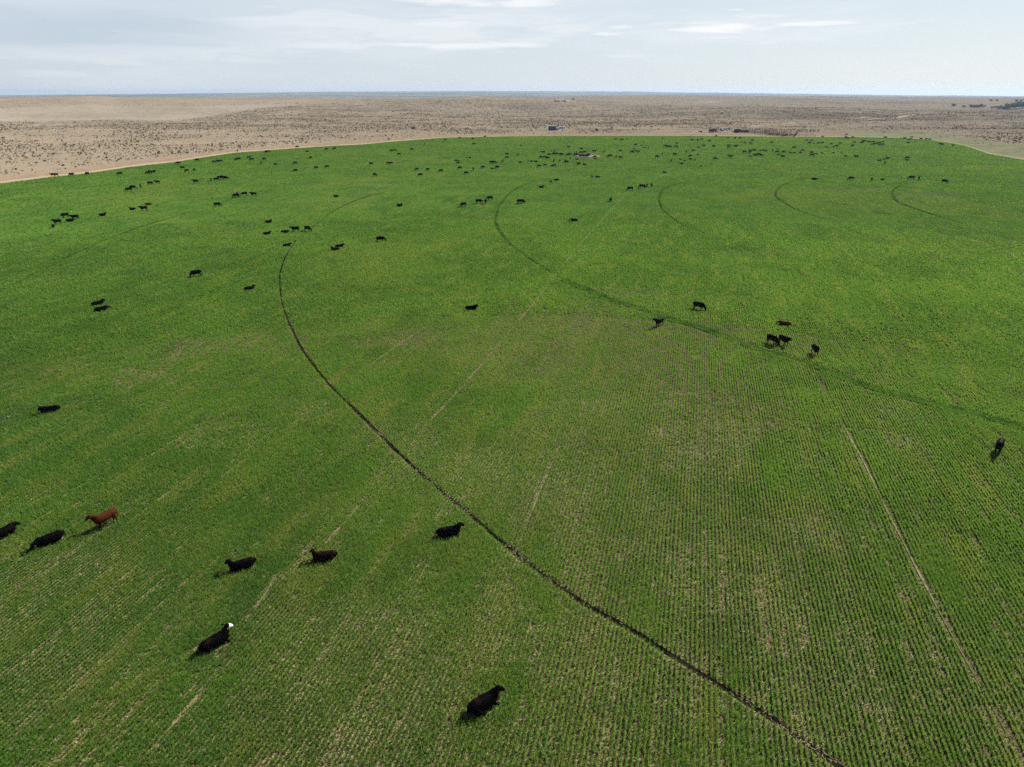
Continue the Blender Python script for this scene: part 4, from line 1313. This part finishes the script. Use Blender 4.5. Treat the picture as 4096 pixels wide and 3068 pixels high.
x, y = at(2209, 521.5)
t = empty('livestock_shed', x, y, yaw(x, y) + .05); tag(t, 'long dark steel shed with pale roof edge, beyond the far field edge', 'shed')
MB().poly([(-3.1, .1), (3.1, .1), (3.1, 3.3), (-3.1, 3.3)], .1).build('front_wall', M_DARKSTEEL, t)
w = MB().box((-3.15, 1.6, 1.6), (.1, 3.3, 3.1)).box((3.15, 1.6, 1.6), (.1, 3.3, 3.1)).box((0, 3.3, 1.5), (6.2, .1, 2.9)).build('wall', M_PALESTEEL, t)
f_ = MB(); [f_.box((xx, -.09, 1.7), (.09, .06, 3.2)) for xx in (-2.9, -1.5, 0, 1.5, 2.9)]; f_.build('door_frame', M_PALESTEEL, t)
r_ = MB().box((0, 1.6, 3.45), (6.7, 3.8, .14)).build('roof', M_PALESTEEL, t)
MB().box((0, -.02, .05), (6.2, .5, .1)).build('sill', M_RUST, t)
x, y = at(2230, 521)
t = empty('stock_trailer', x, y, yaw(x, y)); tag(t, 'pale grey slatted stock trailer between dark shed and white camper', 'trailer')
f_ = MB(); [f_.box((0, -.7, .75 + .28 * i), (3.0, .05, .13)) for i in range(6)]; f_.box((0, .75, 1.5), (3.0, .05, 1.7)); f_.build('slatted_side', M_PALESTEEL, t)
MB().box((0, .02, 2.4), (3.1, 1.6, .07)).build('roof', M_WHITE, t); MB().box((0, 0, .6), (3.1, 1.5, .12)).build('chassis', M_BLACK, t)
f_ = MB(); [f_.box((xx, -.72, 1.5), (.08, .07, 1.8)) for xx in (-1.5, -.5, .5, 1.5)]; f_.build('side_post', M_PALESTEEL, t)
wheels(t, (-.45, .45), (-.75, .75), .36)
x, y = at(2248, 519)
t = empty('camper_trailer', x, y, yaw(x, y) + .35); tag(t, 'white-roofed blue camper trailer beside the grey slatted trailer', 'camper')
MB().box((0, 0, 1.55), (4.2, 2.3, 1.9), 0, .14).build('body', M_BLUEWALL, t)
MB().box((0, 0, 2.62), (4.3, 2.4, .26), 0, .1).build('roof', M_WHITE, t)
f_ = MB().box((-.9, -1.16, 1.75), (.9, .04, .6)).build('window', M_GLASS, t)
f_ = MB().box((1.1, -1.16, 1.4), (.7, .04, 1.5)).build('door', M_WHITE, t); MB().box((.85, -1.2, 1.4), (.05, .05, .15)).build('handle', M_BLACK, f_)
MB().tube((2.1, 0, .55), (3.2, 0, .5), .06).build('hitch', M_BLACK, t); wheels(t, (0,), (-1.0, 1.0), .36)
x, y = at(2243, 524)
t = empty('loading_ramp', x, y, .6); tag(t, 'white loading ramp lying aslant in front of the camper', 'ramp')
MB().poly([(-1.7, .05), (1.7, 1.3), (1.7, 1.4), (-1.7, .15)], 1.0).build('deck', M_WHITE, t); MB().box((1.55, 0, .62), (.1, .8, 1.2)).build('leg', M_BLACK, t)
x, y = at(2387, 524)
t = empty('rusty_tank', x, y, yaw(x, y) + .1); tag(t, 'small rusty brown box tank alone on the dirt right of the shed', 'tank')
MB().box((0, 0, .95), (2.4, 1.5, 1.5), 0, .12).build('body', M_RUST, t); MB().box((-.8, 0, .1), (.25, 1.4, .2)).box((.8, 0, .1), (.25, 1.4, .2)).build('skid', M_BLACK, t)
MB().tube((0, 0, 1.65), (0, 0, 1.85), .25).build('lid', M_RUST, t)

x, y = at(2850, 529.5)
t = empty('livestock_trailer', x, y, yaw(x, y) - .08); tag(t, 'maroon livestock trailer parked on the dirt left of the corral', 'trailer')
MB().box((0, 0, 1.5), (5.8, 2.0, 1.95), 0, .08).build('body', M_MAROON, t)
f_ = MB(); [f_.box((-2.3 + i * .92, -1.02, 2.0), (.62, .04, .3)) for i in range(6)]; f_.build('air_slots', M_BLACK, t)
MB().box((0, 0, 2.52), (5.7, 1.9, .08)).build('roof', M_MAROON, t); MB().tube((2.9, 0, .7), (4.2, 0, .8), .08).build('hitch', M_BLACK, t)
MB().box((-2.93, 0, 1.5), (.05, 1.8, 1.8)).build('rear_door', M_PALESTEEL, t); wheels(t, (-.6, .4), (-1.02, 1.02), .4)


def pickup(t, m):
    MB().poly([(-2.6, .5), (2.6, .5), (2.65, .95), (1.35, 1.12), (.75, 1.75), (-.65, 1.75), (-.75, 1.1), (-2.6, 1.1)], 1.85).build('body', m, t)
    MB().box((.05, 0, 1.5), (1.1, 1.9, .36)).build('side_window', M_GLASS, t)
    MB().box((-1.7, 0, 1.115), (1.7, 1.6, .03)).build('cargo_bed', M_BLACK, t)
    MB().box((2.66, 0, .6), (.12, 1.8, .22)).build('bumper', M_PALESTEEL, t)
    for s in (-1, 1): MB().box((2.64, .7 * s, .82), (.05, .3, .16)).build('headlight', M_GLASS, t)
    wheels(t, (-1.6, 1.65), (-.9, .9), .4)


x, y = at(2872, 529)
t = empty('pickup_truck', x, y, yaw(x, y) + .9); tag(t, 'white pickup truck nosed up to the maroon livestock trailer', 'pickup'); pickup(t, M_WHITE)
x, y = at(2884, 524)
t = empty('pickup_truck', x, y, yaw(x, y) - .4); tag(t, 'dark blue pickup truck behind the white pickup, left of corral', 'pickup'); pickup(t, plain('dark_blue_paint', (.02, .04, .06), .3, .2))
x, y = at(2905, 519)
t = empty('pipe_trailer', x, y, yaw(x, y)); tag(t, 'long low trailer with a white and blue load behind the pickups', 'trailer')
MB().box((0, 0, .75), (7.4, 1.8, .14)).build('deck', M_PALESTEEL, t)
MB().tube((-3.6, 0, 1.32), (0.9, 0, 1.32), .5, seg=14).build('white_pipe', M_WHITE, t); MB().tube((.95, 0, 1.32), (3.6, 0, 1.32), .5, seg=14).build('blue_pipe', M_BLUEWALL, t)
MB().tube((3.7, 0, .75), (4.9, 0, .6), .07).build('hitch', M_RUST, t); wheels(t, (-1.2, -.2), (-.8, .8), .35)
for px_, py_, lb in ((2790, 527.5, 'white flat panel lying on the dirt left of the maroon trailer'), (2822, 527.5, 'pinkish white panel lying close to the maroon trailer'), (2902, 529, 'short white panel lying on the dirt in front of the pipe trailer')):
    x, y = at(px_, py_); t = empty('roofing_panel', x, y, yaw(x, y) + .1); tag(t, lb, 'panel', 'panels on the dirt')
    MB().box((0, 0, .30), (2.9, 1.1, .06)).build('sheet', M_WHITE, t); MB().box((-1.1, 0, .13), (.12, 1, .26)).box((1.1, 0, .13), (.12, 1, .26)).build('batten', M_POST, t)
x, y = at(2801, 528); t = empty('water_trough', x, y, yaw(x, y)); tag(t, 'dark green oval water trough between two white panels', 'trough')
MB().box((0, 0, .45), (2.6, 1.1, .8), 0, .2).build('basin', M_GREENSTEEL, t); MB().box((0, 0, .87), (2.2, .75, .03)).build('water', M_GLASS, t)


def bale(px_, py_, dz, label):
    x, y = at(px_, py_)
    t = empty('hay_bale', x, y, yaw(x, y) + .1 * random.random(), dz); tag(t, label, 'hay bale', 'dark bales by the corral')
    MB().box((0, 0, .62), (2.2, 1.2, 1.2), 0, .1).build('bale_body', M_DARKHAY, t)
    f_ = MB(); [f_.box((xx, 0, .62), (.03, 1.23, 1.23)) for xx in (-.6, 0, .6)]; f_.build('twine', M_STRAW, t)
    return t


bale(2942, 530, 0, 'lower left dark bale of the stack at the corral end')
bale(2952, 530.5, 0, 'lower right dark bale of the stack at the corral end')
bale(2942, 524, 0, 'dark bale standing just behind the stack at the corral end')
bale(2942, 530, 1.22, 'upper left dark bale of the stack at the corral end')
bale(2951.5, 530.5, 1.22, 'upper right dark bale of the stack at the corral end')
x, y = at(2974, 530)
t = empty('cattle_chute', x, y, yaw(x, y) - .35); tag(t, 'dark green cattle chute between the dark bales and the corral posts', 'chute')
for s in (-1, 1):
    MB().box((0, s * .5, .95), (8.5, .08, 1.5)).build('side_panel', M_GREENSTEEL, t)
f_ = MB(); [f_.box((-4 + 1.6 * i, 0, 1.05), (.12, 1.25, 2.1)) for i in range(6)]; f_.build('hoop_frame', M_BLACK, t)
MB().box((4.2, 0, 1.1), (.1, 1.0, 1.7)).build('gate', M_PALESTEEL, t)


def corral(L, hpost, label, step, rails):
    xs, ys = ground_at([q[0] for q in L], [q[1] for q in L])
    P = np.stack([xs, ys], 1); s = np.concatenate([[0], np.cumsum(np.hypot(*np.diff(P, axis=0).T))])
    t = empty('corral_fence', float(P[0, 0]), float(P[0, 1]), 0); tag(t, label, 'fence', 'fences of the corral')
    k = max(2, min(48, int(s[-1] / step)))
    q = np.linspace(0, s[-1], k); X = np.interp(q, s, P[:, 0]); Y = np.interp(q, s, P[:, 1]); Z = H(X, Y)
    o = t.location
    pts = [Vector((a_ - o.x, b_ - o.y, c_ - o.z)) for a_, b_, c_ in zip(X, Y, Z)]
    for p_ in pts:
        hh = hpost * random.uniform(.9, 1.12)
        MB().tube(p_ + Vector((0, 0, -.1)), p_ + Vector((random.uniform(-.05, .05), random.uniform(-.05, .05), hh)), .14, .11, 7).build('post', M_POST, t)
    for j in range(rails):
        zz = Vector((0, 0, .4 + j * (hpost * .62) / max(1, rails - 1)))
        f_ = MB(); [f_.tube(a_ + zz, b_ + zz, .075, .07, 5) for a_, b_ in zip(pts, pts[1:])]; f_.build('rail', M_POST, t)
    return t


corral([(2992, 531), (3030, 536), (3070, 541), (3110, 545), (3150, 547.5), (3175, 548)], 2.1, 'near curved rail fence of the corral, closest to the green field', 2.6, 4)
corral([(2996, 525), (3050, 527), (3105, 528)], 2.9, 'tall-posted far rail fence of the corral', 2.3, 3)
corral([(3040, 531), (3080, 534), (3125, 537), (3165, 540)], 2.6, 'middle cross fence of the corral with close-set posts', 1.9, 3)
corral([(3060, 536), (3095, 540), (3130, 543), (3160, 544)], 2.4, 'inner cross fence of the corral just behind the near rails', 1.9, 3)
corral([(3175, 548), (3186, 541), (3190, 535)], 2.2, 'short end fence closing the corral on its right side', 2.6, 4)
corral([(3195, 545), (3225, 547), (3260, 548)], 1.6, 'low thin fence running on to the right from the corral end', 4, 2)
corral([(2935, 513), (2960, 513), (2985, 516)], 1.7, 'short rail fence behind the dark bales', 3, 3)

# feeding place in the field
x, y = at(2354, 622)
t = empty('water_tank', x, y, yaw(x, y) + .1); tag(t, 'blue plastic water tank among the cattle at the dirt patch', 'tank')
MB().box((0, 0, .62), (1.9, 1.3, 1.1), 0, .16).build('body', M_BLUE, t); MB().box((0, 0, .06), (2.0, 1.4, .12)).build('skid', M_POST, t); MB().tube((.3, 0, 1.16), (.3, 0, 1.28), .2).build('lid', M_BLACK, t)
x, y = at(2334, 627)
t = empty('feed_bunk', x, y, yaw(x, y) - .05); tag(t, 'long black feed bunk on the dirt patch, cattle crowding it', 'feeder')
MB().poly([(-.5, .35), (.5, .35), (.62, .95), (.52, .95), (.42, .5), (-.42, .5), (-.52, .95), (-.62, .95)], 4.6).build('trough', M_BLACK, t).rotation_euler = (0, 0, math.pi / 2)
for xx in (-1.9, 0, 1.9): MB().box((xx, 0, .17), (.1, .9, .34)).build('leg', M_RUST, t)

# farm far out on the range
x, y = at(2254, 406)
t = empty('farm_house', x, y, yaw(x, y) + .4); tag(t, 'tiny white farm building far out on the brown range', 'house')
MB().box((0, 0, 1.9), (9, 6, 3.8)).build('wall', M_WHITE, t); MB().poly([(-5, 3.8), (5, 3.8), (0, 6.2)], 6.6).build('roof', M_WHITE, t)
f_ = MB(); f_.box((-2, -3.02, 2), (1.4, .06, 1.4)).build('window', M_GLASS, t); MB().box((1.6, -3.02, 1.2), (1.3, .06, 2.4)).build('door', M_GLASS, t)
x, y = at(4074, 437.5)
t = empty('farm_house', x, y, yaw(x, y) + .2); tag(t, 'tiny white house at the foot of the distant tree belt', 'house')
MB().box((0, 0, 1.2), (4.2, 3.5, 2.4)).build('wall', M_WHITE, t); MB().poly([(-2.4, 2.4), (2.4, 2.4), (0, 3.6)], 3.9).build('roof', M_ROOF, t); MB().box((.6, -1.78, 1.1), (.9, .05, 1.9)).build('door', M_GLASS, t)


# ------------------------------------------------------------------ distant trees
def crown_mesh(seed, wide):
    g_ = np.random.default_rng(seed); nl = 1500
    blobs = [(g_.normal(0, .30 * wide), g_.normal(0, .30 * wide), g_.uniform(.35, .85), g_.uniform(.16, .30)) for _ in range(13)]
    ii = g_.integers(0, 13, nl); c_ = np.array(blobs)[ii]
    d_ = g_.normal(0, 1, (nl, 3)); d_ /= np.linalg.norm(d_, axis=1)[:, None]
    P = c_[:, :3] + d_ * c_[:, 3:4] * g_.uniform(.55, 1.08, (nl, 1)) * np.array([1.15 * wide, 1.15 * wide, .85]); P[:, 2] = np.maximum(P[:, 2], .10)
    a_ = g_.normal(0, 1, (nl, 3)); a_ /= np.linalg.norm(a_, axis=1)[:, None]; b_ = np.cross(a_, d_); b_ /= np.linalg.norm(b_, axis=1)[:, None] + 1e-6
    s_ = g_.uniform(.03, .062, (nl, 1))
    V = np.stack([P - a_ * s_, P + b_ * s_, P + a_ * s_, P - b_ * s_], 1).reshape(-1, 3)
    return mesh_np('crown', V, np.arange(nl * 4).reshape(-1, 4), M_LEAF, None, False)


CROWNS = [crown_mesh(5, 1.0), crown_mesh(6, 1.35), crown_mesh(7, .8)]
bmt = MB().tube((0, 0, -.03), (0, 0, .45), .030, .016)
for a_ in (0, 2.1, 4.2): bmt.tube((0, 0, .3), (.22 * math.cos(a_), .22 * math.sin(a_), .62), .014, .006, 6)
_to = bmt.build('trunk', M_BARK); TRUNK = _to.data; bpy.data.objects.remove(_to)
TREES = [(3814, 427, 6, 1, 'dark lone tree, first of the far tree belt'), (3852, 430, 4.2, 1, 'low bushy tree standing second in the far tree belt'),
         (3884, 431, 6, 0, 'rounded tree opening the middle clump of the tree belt'), (3897, 432, 5.5, 1, 'broad tree, second in the middle clump of the belt'), (3911, 432, 6, 1, 'broad tree, third in the middle clump of the belt'),
         (3924, 432, 8, 2, 'tallest slim tree of the middle clump of the belt'), (3934, 431, 5, 0, 'small tree closing the middle clump of the belt'),
         (3966, 433, 3.4, 1, 'tiny shrubby tree between the middle and end clumps'), (3979, 433, 4.2, 0, 'small dark tree just before the end clump'),
         (3996, 439, 8, 0, 'round tree opening the end clump of the belt'), (4010, 440, 7, 1, 'broad tree, second in the end clump of the belt'), (4024, 440, 7.5, 1, 'broad tree, third in the end clump of the belt'),
         (4038, 437, 11, 1, 'big spreading tree at the middle of the end clump'), (4056, 436, 11, 0, 'round tall tree behind the tiny white house'), (4074, 434, 12, 1, 'broad tall tree right above the tiny white house'),
         (4090, 433, 13, 1, 'tallest tree of the belt at the frame edge'), (4104, 436, 12, 0, 'tree cut by the frame edge at the belt end'),
         (3962, 405, 5, 1, 'faint tree on the skyline plain above the belt'), (3986, 406, 5, 1, 'faint wide tree on the skyline plain above the belt'), (4066, 407, 6, 1, 'faint tree on the plain above the white house'), (4084, 407, 6, 0, 'faint round tree on the plain near the frame edge'),
         (2220, 409, 4.5, 1, 'dark shrubby tree left of the far white farm building'), (2232, 408.5, 4, 1, 'dark wide bush close to the far white farm building'), (2292, 400.5, 4.5, 1, 'dark shrubby tree right of the far white farm building'), (2262, 410, 3, 1, 'dark bush in front of the far white farm building')]
for i, (px_, py_, hh, kk, lb) in enumerate(TREES):
    x, y = at(px_, py_)
    r_ = math.hypot(x, y); hh = hh * r_ / 1500 * .9 if py_ > 415 else hh * min(1.1, r_ / 1800)
    t = empty('tree', x, y, random.uniform(0, 6.28)); t.scale = (hh, hh, hh); tag(t, lb, 'tree', 'distant trees')
    link(bpy.data.objects.new('crown', CROWNS[kk]), t); link(bpy.data.objects.new('trunk', TRUNK), t)

# ------------------------------------------------------------------ air
ha, nt, out = mat('air'); n = N(nt)
pv = n.new('ShaderNodeVolumePrincipled')
n.put(pv.inputs['Color'], (.56, .74, 1.0)); pv.inputs['Density'].default_value = 5.8e-5; pv.inputs['Anisotropy'].default_value = .25
nt.links.new(pv.outputs[0], out.inputs['Volume'])
gr_ = np.geomspace(5, 17000, 500)[:, None]; ga_ = np.linspace(-math.pi, math.pi, 720)[None, :]
hz = H(gr_ * np.sin(ga_), gr_ * np.cos(ga_)); ztop, zbot = float(hz.max()) + 4, float(hz.min()) - 2
HB = MB().box((0, 0, (ztop + zbot) / 2), (36000, 36000, ztop - zbot)).build('haze', ha); HB['kind'] = 'stuff'

# ------------------------------------------------------------------ sky, sun
W = bpy.data.worlds.new('World'); SC.world = W; W.use_nodes = True
nt = W.node_tree; nt.nodes.clear(); n = N(nt)
out = n.new('ShaderNodeOutputWorld'); bg = n.new('ShaderNodeBackground')
sky = n.new('ShaderNodeTexSky', sky_type='NISHITA'); sky.sun_disc = False
sky.sun_elevation = SUN_EL; sky.sun_rotation = SUN_AZ; sky.altitude = 1400; sky.air_density = 1.0; sky.dust_density = 1.6; sky.ozone_density = 1.0
tc = n.new('ShaderNodeTexCoord').outputs['Generated']
sx = n.new('ShaderNodeSeparateXYZ'); n.put(sx.inputs[0], tc)
azn = n.math('ARCTAN2', sx.outputs[0], sx.outputs[1]); eln = n.math('ARCSINE', sx.outputs[2])
cmb = n.new('ShaderNodeCombineXYZ'); n.put(cmb.inputs[0], n.math('MULTIPLY', azn, 9.0)); n.put(cmb.inputs[1], n.math('MULTIPLY', eln, 75.0))
st = n.noise(cmb.outputs[0], 1.0, 6, .62, .7)
cm2 = n.new('ShaderNodeCombineXYZ'); n.put(cm2.inputs[0], n.math('MULTIPLY', azn, 3.0)); n.put(cm2.inputs[1], n.math('MULTIPLY', eln, 16.0)); cm2.inputs[2].default_value = 4.2
bgn = n.noise(cm2.outputs[0], 1.0, 4, .55, .4)
CL = [(1030, 6, 150, 11, .85), (960, 52, 75, 7, .6), (940, 70, 130, 4, .45), (970, 97, 210, 8, .75), (700, 97, 130, 10, .5), (420, 108, 240, 12, .40), (720, 38, 120, 14, .38), (560, 85, 260, 30, .3), (900, 60, 420, 45, .45), (1560, 62, 300, 30, .3), (300, 120, 330, 18, .3),
      (1545, 62, 90, 11, 1.0), (1640, 62, 40, 6, .7), (1760, 52, 80, 5, .9), (1490, 50, 100, 4, .6), (1345, 58, 32, 5, .7), (1310, 73, 45, 4, .7), (1655, 34, 75, 5, .5), (1590, 21, 20, 3, .6), (1560, 81, 60, 3, .5), (1655, 92, 22, 2.5, .4), (1360, 121, 40, 2.5, .3), (120, 160, 90, 7, .25)]
tot = None
for px_, py_, w_, h2, a_ in CL:
    a0, e0 = az_el(px_ * S22, py_ * S22)
    da = n.math('MULTIPLY', n.math('SUBTRACT', azn, float(a0)), FOC / (w_ * S22))
    de = n.math('MULTIPLY', n.math('SUBTRACT', eln, float(e0)), FOC / (h2 * S22) / .9)
    d2_ = n.math('ADD', n.math('MULTIPLY', da, da), n.math('MULTIPLY', de, de))
    v_ = n.math('SUBTRACT', n.math('ADD', 1.0, n.math('MULTIPLY', n.math('SUBTRACT', st, .5), 3.6)), n.math('MULTIPLY', d2_, .8))
    v_ = n.ramp(v_, -.08, 1.12, 0, a_)
    tot = v_ if tot is None else n.math('MAXIMUM', tot, v_)
thin = n.ramp(n.math('ADD', bgn, n.math('MULTIPLY', st, .25)), .55, .85, 0, .22)
veil = n.math('MAXIMUM', tot, thin)
rt = n.ramp(azn, -.7, .8)                       # the sky is paler towards the sun
base = n.mix(SKY_VEIL if False else .75, sky.outputs[0], n.mix(rt, (8.3, 9.2, 10.2), (8.7, 9.55, 10.1)))
up = n.ramp(eln, .12, .34)
base = n.mix(up, base, n.mix(.35, sky.outputs[0], (0, 0, 0)))  # upper sky, out of view, dimmed to weaken the fill and deepen shadows
base = n.mix(veil, base, (11.4, 11.5, 11.6))
a0, e0 = az_el(200 * S22, 66 * S22)
da = n.math('MULTIPLY', n.math('SUBTRACT', azn, float(a0)), FOC / (330 * S22)); de = n.math('MULTIPLY', n.math('SUBTRACT', eln, float(e0)), FOC / (42 * S22))
dk = n.math('SUBTRACT', n.math('ADD', .9, n.math('MULTIPLY', n.math('SUBTRACT', st, .5), 1.4)), n.math('ADD', n.math('MULTIPLY', da, da), n.math('MULTIPLY', de, de)))
base = n.mix(n.ramp(dk, -.2, 1.0, 0, .35), base, (5.2, 6.4, 7.9))
n.put(bg.inputs[0], base); bg.inputs[1].default_value = .050
nt.links.new(bg.outputs[0], out.inputs[0])

L = bpy.data.lights.new('sun', 'SUN'); L.energy = 5.0; L.angle = math.radians(.5); L.color = (1.0, .955, .89)
so = link(bpy.data.objects.new('sun', L))
sd = Vector((math.sin(SUN_AZ) * math.cos(SUN_EL), math.cos(SUN_AZ) * math.cos(SUN_EL), math.sin(SUN_EL)))
so.rotation_euler = sd.to_track_quat('Z', 'Y').to_euler(); so.location = (0, 0, 90)

# ------------------------------------------------------------------ camera
cd = bpy.data.cameras.new('camera'); cam = link(bpy.data.objects.new('camera', cd))
cd.sensor_width = 36; cd.lens = 36 * FOC / PW; cd.clip_start = .5; cd.clip_end = 60000
cam.location = (0, 0, CAMH); cam.rotation_euler = (math.pi / 2 - PITCH, 0, 0)
SC.camera = cam
SC.view_settings.view_transform = 'Standard'; SC.view_settings.look = 'None'; SC.view_settings.gamma = 1; SC.view_settings.exposure = .78
SC.render.engine = 'CYCLES'
SC.cycles.max_bounces = 5; SC.cycles.diffuse_bounces = 3; SC.cycles.transmission_bounces = 3; SC.cycles.volume_bounces = 0
SC.cycles.use_denoising = False; SC.cycles.use_adaptive_sampling = False
